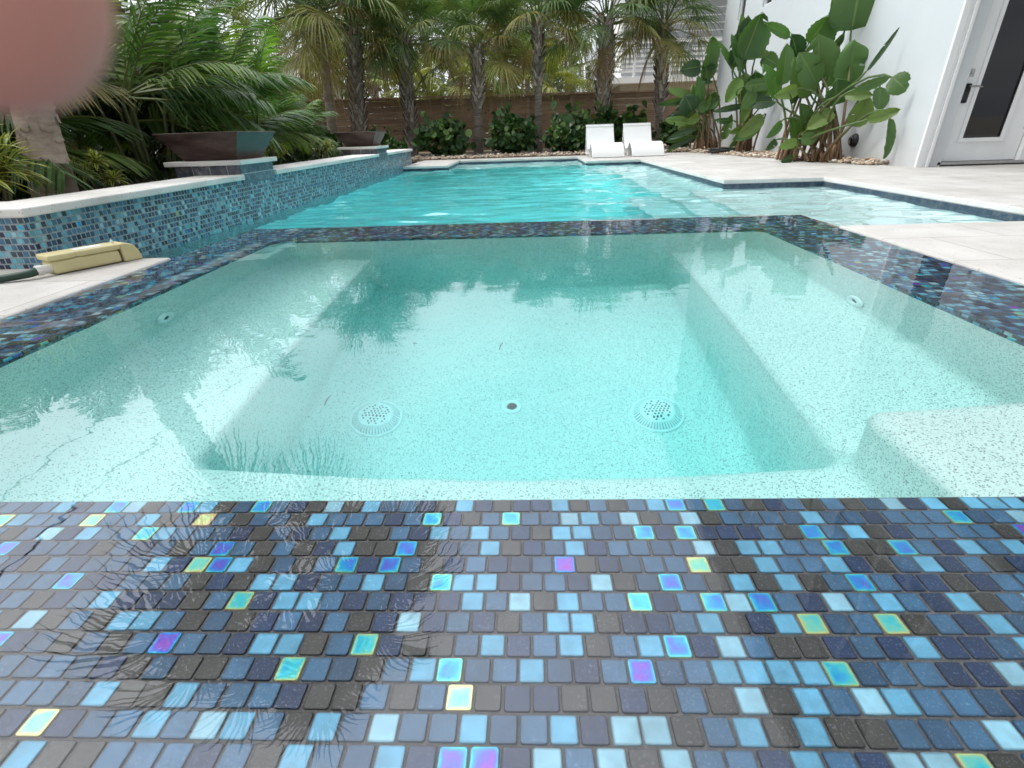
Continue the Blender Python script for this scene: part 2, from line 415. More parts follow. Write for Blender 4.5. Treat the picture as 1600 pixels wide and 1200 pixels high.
def basin(name, xs, ys, inside, h, ztop, mats, band=None, bz=0):
    """open tub: floor steps by h(x, y), walls up to ztop; band = wall strip above bz with material 1"""
    m = MB(); nx, ny = len(xs) - 1, len(ys) - 1
    H = [[h((xs[i] + xs[i + 1]) / 2, (ys[j] + ys[j + 1]) / 2) if inside((xs[i] + xs[i + 1]) / 2, (ys[j] + ys[j + 1]) / 2) else None for j in range(ny)] for i in range(nx)]
    g = lambda i, j: H[i][j] if 0 <= i < nx and 0 <= j < ny else None
    for i in range(nx):
        for j in range(ny):
            a = H[i][j]
            if a is None: continue
            x0, x1, y0, y1 = xs[i], xs[i + 1], ys[j], ys[j + 1]
            m.poly([(x0, y0, a), (x1, y0, a), (x1, y1, a), (x0, y1, a)])
            for (di, dj, p, q) in ((-1, 0, (x0, y0), (x0, y1)), (1, 0, (x1, y1), (x1, y0)), (0, -1, (x1, y0), (x0, y0)), (0, 1, (x0, y1), (x1, y1))):
                b = g(i + di, j + dj)
                if b is None:
                    segs = [(a, ztop, 0)] if bz >= ztop else [(a, bz, 0), (bz, ztop, 1)]
                elif b > a: segs = [(a, b, 0)]
                else: continue
                for z0, z1, mi in segs:
                    if z1 > z0: m.poly([(*p, z0), (*q, z0), (*q, z1), (*p, z1)][::-1], mi)
    o = m.build(name, mats)
    bm = bmesh.new(); bm.from_mesh(o.data); bmesh.ops.remove_doubles(bm, verts=bm.verts, dist=1e-4)
    bmesh.ops.recalc_face_normals(bm, faces=bm.faces); bm.to_mesh(o.data); bm.free()
    return o

PAL = [((.12, .41, .61), 17), ((.034, .125, .235), 24), ((.018, .076, .155), 14), ((.003, .026, .088), 18), ((.036, .035, .030), 20), ((.25, .51, .63), 6)]
PAL2 = [((.13, .38, .50), 18), ((.05, .17, .29), 24), ((.02, .07, .15), 20), ((.008, .022, .07), 22), ((.035, .055, .075), 12), ((.30, .52, .58), 4)]
def tilecol(pal, iri):
    if R.random() < iri: return (.2, .4, .6, 2 + min(.98, abs(R.gauss(.42, .24)) % 1))
    t = R.random() * sum(p[1] for p in pal)
    for c, wgt in pal:
        t -= wgt
        if t <= 0: break
    k = R.uniform(.82, 1.18)
    return (c[0] * k, c[1] * k, c[2] * k, 1)
def mosaic(m, O, U, V, Nn, W, Hh, pitch=.0264, keep=None, fine=None, iri=.085, mi=0, th=.0022, pal=None, g=.0022):
    """running-bond mosaic of small pillowed glass tiles over the rectangle O + u*U + v*V"""
    O, U, V, Nn = Vector(O), Vector(U), Vector(V), Vector(Nn)
    rows = int(Hh / pitch + .5); pv = Hh / rows
    for r in range(rows):
        off = (.5 * (r % 2) + R.uniform(-.06, .06)) * pitch
        x = -off
        while x < W - .004:
            a, b = max(x, 0) + g / 2, min(x + pitch, W) - g / 2; x += pitch
            if b - a < .004: continue
            c0, c1 = r * pv + g / 2, (r + 1) * pv - g / 2
            if keep and not keep(O + U * ((a + b) / 2) + V * ((c0 + c1) / 2)): continue
            jx, jy, jz = R.uniform(-.0005, .0005), R.uniform(-.0004, .0004), R.uniform(-.0004, .0004)
            tx, ty = R.uniform(-.012, .012), R.uniform(-.012, .012)
            col = tilecol(pal or PAL, iri)
            cx, cyy = (a + b) / 2, (c0 + c1) / 2
            P = lambda u, v, z: O + U * (u + jx) + V * (v + jy) + Nn * (z + jz + (u - cx) * tx + (v - cyy) * ty)
            isf = fine and fine(O + U * cx + V * cyy)
            if isf:
                rr = .0024; n0 = len(m.v)
                def ring(ins, z):
                    A, B, Cc, D = a + ins, b - ins, c0 + ins, c1 - ins
                    q = max(.0008, rr - ins * .5)
                    return [(A + q, Cc), (B - q, Cc), (B - q * .3, Cc + q * .3), (B, Cc + q), (B, D - q), (B - q * .3, D - q * .3), (B - q, D), (A + q, D), (A + q * .3, D - q * .3), (A, D - q), (A, Cc + q), (A + q * .3, Cc + q * .3)], z
                rings = [ring(0, -.003), ring(.0001, th * .6), ring(.0007, th)]
                UVs = []
                for pts, z in rings:
                    for (u, v) in pts:
                        m.v.append(tuple(P(u, v, z))); UVs.append(((u - a) / (b - a), (v - c0) / (c1 - c0)))
                for k in range(2):
                    for j in range(12):
                        j2 = (j + 1) % 12; f = (k * 12 + j, k * 12 + j2, k * 12 + 12 + j2, k * 12 + 12 + j)
                        m.face(tuple(n0 + q for q in f), mi, col, [UVs[q] for q in f])
                f = tuple(range(24, 36)); m.face(tuple(n0 + q for q in f), mi, col, [UVs[q] for q in f])
            else:
                i = .0016; n0 = len(m.v)
                for (u, v, z) in ((a, c0, -.002), (b, c0, -.002), (b, c1, -.002), (a, c1, -.002), (a + i, c0 + i, th), (b - i, c0 + i, th), (b - i, c1 - i, th), (a + i, c1 - i, th)):
                    m.v.append(tuple(P(u, v, z)))
                uvs = [(0, 0), (1, 0), (1, 1), (0, 1), (.06, .06), (.94, .06), (.94, .94), (.06, .94)]
                for f in ((4, 5, 6, 7), (0, 1, 5, 4), (1, 2, 6, 5), (2, 3, 7, 6), (3, 0, 4, 7)):
                    m.face(tuple(n0 + k for k in f), mi, col, [uvs[k] for k in f])

# ---- spa: plaster tub, mosaic rim, film of water over both
def spa_h(x, y):
    if x > .70 and y < .95: return -.20
    if x < -.80 or x > .70 or y < .95: return -.45
    return -.95
spa_in = lambda x, y: -1.30 < x < 1.14 and .5563 < y < 2.55
PLASTER2 = M_simple('smooth_pool_plaster', (.90, .93, .92), .7, 0, 3, .03)
sp = basin('spa_basin', [-1.30, -.80, .70, 1.14], [.5564, .95, 2.55], spa_in, spa_h, -.0097, [PLASTER, GROUT], bz=-.062)
tag(sp, kind='structure'); bevel(sp, .05, 5, 40)
for p in sp.data.polygons: p.use_smooth = True
rim = MB()
XL, XR, YN, YF = -1.60, 1.50, -.35, 2.95
zt = -.0090
for (x0, x1, y0, y1) in ((XL, XR, YN, .5564), (XL, -1.30, .5564, 2.55), (1.14, XR, .5564, 2.55), (XL, XR, 2.55, YF)):
    rim.poly([(x0, y0, zt), (x1, y0, zt), (x1, y1, zt), (x0, y1, zt)], 0)
rim.poly([(XL, YF, -.5), (XL, YF, zt), (XR, YF, zt), (XR, YF, -.5)], 0)
rim.poly([(XL, 2.2, -.5), (XL, 2.2, zt), (XL, YF, zt), (XL, YF, -.5)], 0); rim.poly([(XR, 2.5, -.5), (XR, YF, -.5), (XR, YF, zt), (XR, 2.5, zt)], 0)
finef = lambda p: p.y < .56 and abs(p.x) < 1.0
X, Y = (1, 0, 0), (0, 1, 0)
ty = .5564 - 34 * .0264
mosaic(rim, (XL, ty, zt), X, Y, (0, 0, 1), XR - XL, .5564 - ty, mi=1, keep=lambda p: p.y > .1 and abs(p.x) < 1.25, fine=finef)
mosaic(rim, (XL, ty, zt), X, Y, (0, 0, 1), XR - XL, .5564 - ty, pitch=.0264, mi=1, keep=lambda p: p.y <= .1 or abs(p.x) >= 1.25)
mosaic(rim, (XL, .5564, zt), X, Y, (0, 0, 1), .30, 2.55 - .5564, mi=1, pal=PAL2)
mosaic(rim, (1.14, .5564, zt), X, Y, (0, 0, 1), .36, 2.55 - .5564, mi=1, pal=PAL2)
mosaic(rim, (XL, 2.55, zt), X, Y, (0, 0, 1), XR - XL, .40, mi=1, pal=PAL2)
# two rows of tile down the inner waterline and the pool side of the dam
mosaic(rim, (-1.30, .57, -.0625), Y, (0, 0, 1), X, 1.97, .053, mi=1, pal=PAL2)
mosaic(rim, (1.14, .57, -.0625), Y, (0, 0, 1), (-1, 0, 0), 1.97, .053, mi=1, pal=PAL2)
mosaic(rim, (-1.29, 2.55, -.0625), X, (0, 0, 1), (0, -1, 0), 2.42, .053, mi=1, pal=PAL2)
mosaic(rim, (XL, YF, -.33), X, (0, 0, 1), (0, 1, 0), XR - XL, .32, mi=1, pal=PAL2)
mosaic(rim, (XL, 2.2, -.33), Y, (0, 0, 1), (-1, 0, 0), .75, .32, mi=1, pal=PAL2)
tag(rim.build('spa_rim', [GROUT, MOS]), kind='structure')

def water_body(name, xs, ys, inside, ztop, zbot, mat, wave=None, ex=.006):
    m = MB(); nx, ny = len(xs) - 1, len(ys) - 1
    I = [[inside((xs[i] + xs[i + 1]) / 2, (ys[j] + ys[j + 1]) / 2) for j in range(ny)] for i in range(nx)]
    g = lambda i, j: 0 <= i < nx and 0 <= j < ny and I[i][j]
    idx = {}
    def vert(i, j, top):
        k = (i, j, top)
        if k not in idx:
            q = [(g(i - 1, j - 1), -1, -1), (g(i, j - 1), 1, -1), (g(i - 1, j), -1, 1), (g(i, j), 1, 1)]
            dx = -sum(a[1] for a in q if a[0]); dy = -sum(a[2] for a in q if a[0])
            x = xs[i] + (ex if dx > 0 else -ex if dx < 0 else 0); y = ys[j] + (ex if dy > 0 else -ex if dy < 0 else 0)
            z = (ztop + (wave(x, y) if wave else 0)) if top else zbot
            idx[k] = len(m.v); m.v.append((x, y, z))
        return idx[k]
    for i in range(nx):
        for j in range(ny):
            if not I[i][j]: continue
            a = [(i, j), (i + 1, j), (i + 1, j + 1), (i, j + 1)]
            m.face(tuple(vert(*p, 1) for p in a)); m.face(tuple(vert(*p, 0) for p in a[::-1]))
            for (di, dj, p, q) in ((-1, 0, (i, j + 1), (i, j)), (1, 0, (i + 1, j), (i + 1, j + 1)), (0, -1, (i, j), (i + 1, j)), (0, 1, (i + 1, j + 1), (i, j + 1))):
                if not g(i + di, j + dj): m.face((vert(*p, 0), vert(*q, 0), vert(*q, 1), vert(*p, 1)))
    o = m.build(name, mat, smooth=False)
    o.data.polygons.foreach_set('use_smooth', [abs(p.normal.z) > .5 for p in o.data.polygons])
    return tag(o, kind='structure')
def frange(a, b, d):
    n = int(round((b - a) / d)); return [a + (b - a) * k / n for k in range(n + 1)]

def spa_wave(x, y):
    # nearly still: a faint swell, and a patch of ripples where the jet stirs the left corner
    e = math.exp(-((x + 1.35) ** 2 / .12 + (y - 1.25) ** 2 / .12))
    e2 = math.exp(-((y - 2.45) ** 2 / .05)) * .3
    n1 = noise.noise(Vector((x * 2.2, y * 2.6, 3.1))); n2 = noise.noise(Vector((x * 14, y * 22, 1.7)))
    return .0007 * n1 + (e * .0012 + e2 * .0006 + .00006) * n2
SPA_W = M_water('spa_water', .66, (.27, .945, .952, 1), [(9, .0005)])
water_body('spa_water', frange(XL, XR, .02), frange(YN, 2.938, .02), lambda x, y: True, 0, -1.1, SPA_W, spa_wave)

# ---- pool
def pool_in(x, y):
    if y < 2.95: return (-2.05 < x < XL and y > 2.2) or (XR < x < 2.7 and y > 2.55)
    if y < 5.0: return -2.05 < x < 2.7
    if y < 8.8: return -2.05 < x < 1.8
    return -1.3 < x < .925 and y < 10.3
def pool_h(x, y):
    if y < 5.0 and x > 1.5: return -.28
    if y > 9.4: return -.40
    if y > 8.8: return -1.2
    if x > 1.25: return -.45 if y < 8.9 else -.4
    if x > .95 and y < 5.2 and y > 3.4: return -.62
    return -1.35
pxs = [-2.05, XL, -1.3, .925, .95, 1.25, XR, 1.8, 2.7]; pys = [2.2, 2.55, 2.95, 3.4, 5.0, 5.2, 8.8, 9.4, 10.3]
pb = basin('pool_basin', pxs, pys, pool_in, pool_h, -.0332, [PLASTER2, BAND], bz=-.17)
tag(pb, kind='structure')
def pool_wave(x, y):
    k = 1.0 if y > 3.4 else .75
    v = Vector((x * 1.05, y * 1.9, 0)); w2 = Vector((x * 2.6 + 7, y * 5.2, 2)); w3 = Vector((x * 6 + 1, y * 13, 5))
    calm = .55 + .45 * noise.noise(Vector((x * .7, y * .5, 9)))
    return k * calm * (.017 * noise.noise(v) + .023 * noise.noise(w2) + .0100 * noise.noise(w3))
POOL_W = M_water('pool_water', .66, (.22, .958, .968, 1), None)
water_body('pool_water', frange(-2.05, 2.7, .025), frange(2.2, 10.3, .025), pool_in, -.065, -1.5, POOL_W, pool_wave)

# ---- deck, soil, ground
def deck_in(x, y):
    if XL < x < XR and YN < y < YF: return False
    if pool_in(x, y): return False
    if x < -2.05: return y < 2.05 and x > -6
    if y > 10.75: return False
    return True
dx = [-6, -2.05, XL, -1.3, .925, XR, 1.8, 2.7, 12]; dy = [-3, YN, 2.05, 2.2, 2.55, 2.95, 5.0, 8.8, 10.3, 10.75]
dk = cells('pool_deck', dx, dy, deck_in, -.033, .006, [DECK, COPE], 0, 1)
bm = bmesh.new(); bm.from_mesh(dk.data); bmesh.ops.remove_doubles(bm, verts=bm.verts, dist=1e-4); bmesh.ops.dissolve_limit(bm, angle_limit=rad(1), verts=bm.verts, edges=bm.edges, delimit={'MATERIAL'}); bm.to_mesh(dk.data); bm.free()
tag(dk, kind='structure'); bevel(dk, .008, 3, 50)
gx = [-400, -2.3, 12, 400]; gy = [-300, -3, 10.7, 500]
tag(cells('ground', gx, gy, lambda x, y: not (-2.3 < x < 12 and -3 < y < 10.7), -.6, -.002, [DIRT]), kind='structure')
tag(cells('planter_soil', [-7.5, -2.36], [2.36, 9.5], lambda x, y: True, -.1, .19, [SOIL]), kind='structure')
tag(cells('planting_bed', [-7.5, -2.2, 3.95], [9.5, 10.8, 14.8], lambda x, y: x < -2.2 or y > 10.8, -.1, .006, [SOIL]), kind='structure')

# ---- small spa fittings
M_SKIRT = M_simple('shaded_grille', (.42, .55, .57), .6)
def drain_cover(x, y, label):
    t = thing('drain_cover', (x, y, -.95), label, 'drain cover', 'drain covers on the spa floor')
    m = MB(); m.lathe([(.094, 0), (.094, .006), (.090, .009), (.084, .008)], seg=40); m.build('outer_ring', FITT, t, True)
    m = MB(); m.lathe([(.084, .004), (.060, .022), (.058, .022)], seg=40); m.build('skirt', M_SKIRT, t, True)
    m = MB()
    for k in range(48):
        a = 2 * PI * k / 48
        Mx = Matrix.Rotation(a, 4, 'Z')
        n0 = len(m.v)
        for (r, z) in ((.085, .005), (.085, .010), (.060, .0275), (.060, .021)):
            for s_ in (-.0023, .0023): m.v.append(tuple(Mx @ Vector((r, s_ * (.7 + r * 6), z))))
        for f in ((2, 3, 5, 4), (0, 2, 4, 6), (1, 7, 5, 3)): m.face(tuple(n0 + q for q in f))
    m.build('rib_band', FITT, t)
    m = MB(); m.lathe([(.0615, .020), (.0615, .026), (.058, .029), (.0001, .031)], seg=40)
    m.build('cover_plate', FITT, t, True)
    m = MB()
    for i in range(-6, 7):
        for j in range(-6, 7):
            px, py = (i + .5 * (j % 2)) * .0125, j * .0112
            r = math.hypot(px, py)
            if r > .05 or (r > .032 and (i * 3 + j * 5) % 4 == 0): continue
            z = .0298 + (.058 - r) / .058 * .0016
            m.lathe([(.0036, z - .002), (.0036, z + .0004), (.0001, z + .0004)], px, py, 0, 8)
    m.build('grate_hole_discs', HOLE_SHADE, t)  # dark discs on the plate stand in for shaded holes
    return t
drain_cover(-.567, 1.553, 'round white slotted drain cover left of the floor return fitting')
drain_cover(.450, 1.569, 'round white slotted drain cover right of the floor return fitting')
t = thing('return_fitting', (-.074, 1.633, -.95), 'small white ring fitting with a brass throat centred between the two drain covers', 'return fitting')
m = MB(); m.lathe([(.038, 0), (.038, .005), (.034, .008), (.022, .008), (.0195, .004)], seg=28); m.build('flange', FITT, t, True)
m = MB(); m.lathe([(.0195, .0055), (.018, .0045), (.016, .002)], seg=28); m.build('throat', BRASS, t, True)
m = MB(); m.lathe([(.016, .0035), (.010, .003), (.0001, .003)], seg=20); m.build('nozzle_hole_disc', HOLE_SHADE, t)
def wall_jet(x, y, z, sx, label):
    t = thing('wall_jet', (x, y, z), label, 'spa jet', 'spa jets in the side walls')
    Mx = Matrix.Rotation(rad(90) * sx, 4, 'Y')
    m = MB(); m.lathe([(.042, 0), (.042, .006), (.036, .012), (.020, .011), (.016, .004)], seg=28, M=Mx); m.build('eyeball_ring', FITT, t, True)
    m = MB(); m.lathe([(.016, .005), (.0001, .004)], seg=20, M=Mx); m.build('nozzle_hole_disc', HOLE_SHADE, t)
wall_jet(-1.298, 1.65, -.33, 1, 'white round jet nozzle in the left spa wall above the long bench')
wall_jet(1.138, 1.72, -.36, -1, 'white round jet nozzle in the right spa wall above the bench')
def twig(x, y, a, l, z, label):
    m = MB(); c, s_ = math.cos(a), math.sin(a)
    m.tube([(x, y, z), (x + c * l * .5 - s_ * .004, y + s_ * l * .5 + c * .004, z + .003), (x + c * l, y + s_ * l, z)], [.0016, .0024, .001], 6, col=(.04, .05, .03))
    tag(m.build('twig', BLACK), label, 'twig', 'leaf litter on the spa floor')
twig(-.135, 2.0, 1.35, .05, -.946, 'thin dark twig lying on the spa floor behind the return fitting')
twig(-.52, 2.03, .4, .018, -.946, 'tiny dark leaf scrap on the spa floor beyond the left drain cover')
twig(-.83 + .06, 1.60, 1.5, .07, -.946, 'long thin dark needle on the spa floor at the left bench foot')
# ------------------------------------------------------------------ raised mosaic wall with bowl pedestals
PAL3 = [((.13, .40, .50), 22), ((.05, .17, .28), 24), ((.025, .075, .15), 20), ((.010, .022, .06), 20), ((.035, .06, .08), 9), ((.30, .52, .58), 5)]
wt = thing('raised_wall', (-2.05, 2.05, 0), 'long raised planter wall faced in blue glass mosaic with a white stone coping', 'wall')
W0 = Vector((-2.05, 2.05, 0))
def loc(m):  # shift a builder made in world space into the wall's own space
    m.v = [(a - W0.x, b - W0.y, c) for a, b, c in m.v]; return m
PED = [(3.77, 4.27), (7.35, 7.85)]
m = MB(); e = -.010
m.box(-2.30, -2.05 - e, 2.05 + e, 9.5, -.5, .212, 0); m.box(-7.5, -2.30, 2.05 + e, 2.30, -.5, .212, 0)
mosaic(m, (-2.05 - e, 2.05 + e, -.34), Y, (0, 0, 1), (1, 0, 0), 9.5 - 2.05 - e, .552, mi=1, keep=lambda p: p.z > -.12, iri=.01, pal=PAL3, th=.0006, g=.0034)
mosaic(m, (-3.4, 2.05 + e, -.0), X, (0, 0, 1), (0, -1, 0), 1.364, .212, mi=1, iri=.01, pal=PAL3, th=.0006, g=.0034)
mosaic(m, (-2.30, 9.5, 0), X, (0, 0, 1), (0, 1, 0), .25, .21, mi=1, iri=.01, pal=PAL3, th=.0006, g=.0034)
loc(m).build('mosaic_face', [GROUT2, MOS], wt)
def coping(y0, y1):
    m = MB(); m.box(-2.36, -2.008, y0, y1, .212, .248); o = loc(m).build('coping', COPE, wt); bevel(o, .007, 3)
coping(2.022, 3.766); coping(4.272, 7.346); coping(7.852, 9.53)
m = MB(); m.box(-7.5, -2.3605, 2.022, 2.33, .212, .248); bevel(loc(m).build('coping', COPE, wt), .007, 3)
for y0, y1 in PED:
    m = MB(); m.box(-2.50, -2.028, y0, y1, .188, .309)
    for k in range(len(m.mi)): m.mi[k] = (0, 0, 1, 2, 1, 2)[k % 6]
    p = loc(m).build('pedestal', [SLATE_Y, SLATE_Y, SLATE_X], wt); bevel(p, .003, 1)
    m = MB(); m.box(-2.55, -1.998, y0 - .035, y1 + .035, .3095, .341); bevel(loc(m).build('cap', COPE, p), .006, 3)

def bowl(x, y, label, sc=1, rz=0):
    t = thing('fire_bowl', (x, y, .3415), label, 'fire bowl', 'copper fire bowls on the raised wall', rz)
    a, b, h, th_ = .36 * sc, .235 * sc, .168, .012
    m = MB()
    def ring(r, z): return [(-r, -r, z), (r, -r, z), (r, r, z), (-r, r, z)]
    rings = [ring(b, 0), ring(a, h), ring(a + .006, h + .002), ring(a + .006, h + .010), ring(a - th_, h + .010), ring(b, .05)]
    n0 = 0
    for r in rings: m.v.extend(r)
    m.face((3, 2, 1, 0))
    for i in range(len(rings) - 1):
        for j in range(4):
            j2 = (j + 1) % 4; m.face((i * 4 + j, i * 4 + j2, i * 4 + 4 + j2, i * 4 + 4 + j))
    n = (len(rings) - 1) * 4; m.face((n, n + 1, n + 2, n + 3))
    bevel(m.build('bowl_body', COPPER, t), .004, 2)
    m = MB()
    rr = random.Random(4)
    for k in range(90):
        q = b - .01
        px, py = rr.uniform(-q, q), rr.uniform(-q, q); r = rr.uniform(.012, .025)
        m.lathe([(.0001, -r * .7), (r * .7, -r * .4), (r, 0), (r * .7, r * .5), (.0001, r * .7)], px, py, .075, 6, col=(.06, .06, .065))
    tag(m.build('lava_rocks', PEB, t, True), kind='stuff')
    return t
bowl(-2.25, 4.0, 'large square flared copper bowl nearest the pool edge corner with bluish patina side', .80)
bowl(-2.29, 7.62, 'farther square flared copper bowl in front of the palm trunks', .76)

# ------------------------------------------------------------------ timber fence
FY = 15.0
ft = thing('timber_fence', (-1, FY, 0), 'brown horizontal board fence with a cap rail behind the palm trunks', 'fence')
px = [-9.2, -7.35, -5.5, -4.42, -3.05, -2.22, -.95, .02, 1.15, 2.22, 3.5, 4.7, 6.0]
def topz(x): return 1.345 - .012 * (x + 5) * .6
rr = random.Random(11)
for i in range(len(px) - 1):
    x0, x1 = px[i] + .045, px[i + 1] - .045
    m = MB(); z = .04; k = 0; tz = topz((x0 + x1) / 2) - .02
    hh = .138
    while z < tz - .03:
        gap = rr.choice([.003, .004, .005, .006, .014]) if i % 2 else rr.choice([.003, .004, .005])
        z1 = min(z + hh - gap, tz); v = rr.uniform(.65, 1.25)
        m.box(x0 + 1, x1 + 1, -.012 + rr.uniform(-.004, .004), .012, z, z1, col=(v, v * rr.uniform(.92, 1.02), v * rr.uniform(.85, 1.0))); z += hh
    m.build('board_panel', WOOD, ft)
for x in px:
    m = MB(); m.box(x + 1 - .045, x + 1 + .045, -.045, .045, 0, topz(x) - .02, col=(.9, .85, .8)); bevel(m.build('post', WOOD, ft), .006, 2)
for i in range(len(px) - 1):
    m = MB(); n0 = 0; x0, x1 = px[i] + 1 + .001, px[i + 1] + 1 - .001; a, b = topz(px[i]), topz(px[i + 1])
    m.v = [(x0, -.07, a - .019), (x1, -.07, b - .019), (x1, .07, b - .019), (x0, .07, a - .019), (x0, -.07, a + .018), (x1, -.07, b + .018), (x1, .07, b + .018), (x0, .07, a + .018)]
    for q in ((3, 2, 1, 0), (4, 5, 6, 7), (0, 1, 5, 4), (1, 2, 6, 5), (2, 3, 7, 6), (3, 0, 4, 7)): m.face(q, col=(1.1, 1.05, 1.0))
    m.build('cap_rail', WOOD, ft)

# ------------------------------------------------------------------ white house on the right
HX, HY = 3.98, 5.72
ht = thing('white_house', (HX, HY, 0), 'white stucco house with a glazed door standing beside the pool deck', 'house')
def hp(name, m, mats, parent=ht, bv=0):
    m.v = [(a - HX, b - HY, c) for a, b, c in m.v]
    o = m.build(name, mats, parent)
    if bv: bevel(o, bv, 2)
    return o
EY = 12.35
WZ = [(8.85, 9.2), (10.15, 10.5), (11.3, 11.62)]
m = MB()
# left wall with three small window openings
ycuts = sorted([HY, EY] + [v for q in WZ for v in q]); z0, z1 = 2.2, 2.62
for i in range(len(ycuts) - 1):
    a, b = ycuts[i], ycuts[i + 1]
    op = any(abs(a - q[0]) < 1e-6 for q in WZ)
    if op: m.box(HX, HX + .25, a, b, .0, z0); m.box(HX, HX + .25, a, b, z1, 7.0)
    else: m.box(HX, HX + .25, a, b, .0, 7.0)
m.box(HX + .25, 11, EY - .25, EY, 0, 7.0)
# wall that carries the door
DX0, DX1, DZ = 4.235, 5.01, 2.12
m.box(HX + .25, 4.16, HY + .06, HY + .25, 0, 7.0); m.box(5.16, 11, HY + .06, HY + .25, 0, 7.0); m.box(4.16, 5.16, HY + .06, HY + .25, 2.22, 7.0)
hp('wall', m, STUCCO)
for q in WZ:
    m = MB(); m.box(HX + .06, HX + .07, q[0] + .03, q[1] - .03, z0 + .03, z1 - .03); wi = hp('window', m, PANE)
    m = MB()
    for (a, b, c, d) in ((q[0], q[0] + .03, z0, z1), (q[1] - .03, q[1], z0, z1), (q[0] + .03, q[1] - .03, z0, z0 + .03), (q[0] + .03, q[1] - .03, z1 - .03, z1)): m.box(HX + .03, HX + .09, a, b, c, d)
    hp('frame', m, WHITE, wi)
for (a, b) in ((3.5, 5.2), (6.3, 8.0), (8.9, 10.6)):  # unseen upper windows, added to darken the house's reflection in the water
    m = MB(); m.box(HX - .012, HX - .002, a + .06, b - .06, 3.95, 6.15); wi = hp('window', m, PANE)
    m = MB()
    for (p, q, u, v) in ((a, a + .06, 3.9, 6.2), (b - .06, b, 3.9, 6.2), (a + .06, b - .06, 3.9, 3.95), (a + .06, b - .06, 6.15, 6.2)): m.box(HX - .04, HX - .001, p, q, u, v)
    m.box(HX - .03, HX - .0125, (a + b) / 2 - .025, (a + b) / 2 + .025, 3.951, 6.149)
    hp('frame', m, WHITE, wi)
# corner trim: stepped boards
m = MB(); m.box(HX - .012, HX + .05, HY - .03, HY + .0, 0.0, 3.0); m.box(HX + .05, HX + .085, HY - .018, HY + .0, 0.0, 3.0); m.box(HX + .085, HX + .115, HY - .034, HY + .0, 0, 3.0)
hp('corner_trim', m, WHITE, bv=.004)
# recessed jamb, door frame
m = MB(); m.box(HX + .115, 4.16, HY + .03, HY + .058, 0, 3.0); m.box(4.16, 4.225, HY + .05, HY + .2, 0.02, 2.2); m.box(5.02, 5.16, HY + .03, HY + .2, .02, 2.2); m.box(4.225, 5.02, HY + .05, HY + .2, 2.13, 2.2)
hp('door_frame', m, WHITE, bv=.003)
m = MB(); m.box(4.2, 5.06, HY + .0, HY + .2, .0205, .045); hp('threshold', m, STEEL)
gx0, gx1, gz0 = 4.405, 4.80, .25; gz1 = 1.98
m = MB(); dy0, dy1 = HY + .075, HY + .12
m.box(DX0, gx0, dy0, dy1, .05, DZ); m.box(gx1, DX1, dy0, dy1, .05, DZ); m.box(gx0, gx1, dy0, dy1, .05, gz0); m.box(gx0, gx1, dy0, dy1, gz1, DZ)
door = hp('door', m, WHITE)
m = MB(); m.box(gx0 + .001, gx1 - .001, dy0 + .015, dy0 + .025, gz0 + .001, gz1 - .001); hp('glass_pane', m, PANE, door)
m = MB(); q = .028
for (a, b, c, d) in ((gx0 - q, gx0 + .012, gz0 - q, gz1 + q), (gx1 - .012, gx1 + q, gz0 - q, gz1 + q), (gx0 + .012, gx1 - .012, gz0 - q, gz0 + .012), (gx0 + .012, gx1 - .012, gz1 - .012, gz1 + q)): m.box(a, b, dy0 - .012, dy0 - .0005, c, d)
hp('glazing_bead', m, WHITE, door, .004)
m = MB(); m.box(4.285, 4.325, dy0 - .008, dy0 - .0005, .80, .865); hp('lock_plate', m, STEEL, door, .003)
m = MB(); m.lathe([(.013, 0), (.013, .006), (.0001, .008)], seg=14, M=Matrix.Translation((4.305, dy0 - .008, .832)) @ Matrix.Rotation(rad(90), 4, 'X')); hp('lock_cylinder', m, STEEL, door)
m = MB(); m.box(4.252, 4.332, dy0 - .022, dy0 - .0005, .575, .745); k = hp('keypad', m, DARKM, door, .018)
m = MB(); m.box(4.264, 4.320, dy0 - .026, dy0 - .0225, .60, .67); hp('keypad_face', m, BLACK, door, .006)
m = MB(); m.tube([(4.297, dy0 - .02, .718), (4.297, dy0 - .055, .718)], .010, 10); m.tube([(4.292, dy0 - .055, .718), (4.36, dy0 - .058, .716), (4.405, dy0 - .055, .712)], [.010, .0085, .007], 10); hp('handle', m, STEEL, door)
for z in (.33, 1.05, 1.85):
    m = MB(); m.tube([(5.015, dy0 - .008, z), (5.015, dy0 - .008, z + .10)], .008, 8); m.box(4.99, 5.012, dy0 - .004, dy0 - .0005, z, z + .10); hp('hinge', m, STEEL, door)
# covered terrace over the door, roof, eaves, downspout, wall lamp
m = MB(); m.box(HX - .0, 11, 2.6, HY + .055, 3.001, 7.0); hp('upper_storey', m, STUCCO)
m = MB(); m.box(HX + .05, HX + .45, 2.65, 3.05, .02, 3.0); hp('pillar', m, STUCCO)
m = MB()
P = [(HX - .5, 2.1, 7.001), (11.5, 2.1, 7.001), (11.5, EY + .5, 7.001), (HX - .5, EY + .5, 7.001)]
Q = [(a, b, 7.2) for a, b, _ in P]; r0, r1 = (7.6, 6.0, 8.6), (7.6, 9.0, 8.6)
m.poly(P[::-1])
for i in range(4): m.poly([P[i], P[(i + 1) % 4], Q[(i + 1) % 4], Q[i]])
m.poly([Q[0], Q[1], r0]); m.poly([Q[1], Q[2], r1, r0]); m.poly([Q[2], Q[3], r1]); m.poly([Q[3], Q[0], r0, r1])
hp('roof', m, WHITE)
t = thing('wall_light', (HX, 6.88, .24), 'small round black lamp low on the white wall behind the leaves', 'wall light')
Mx = Matrix.Rotation(rad(-90), 4, 'Y')
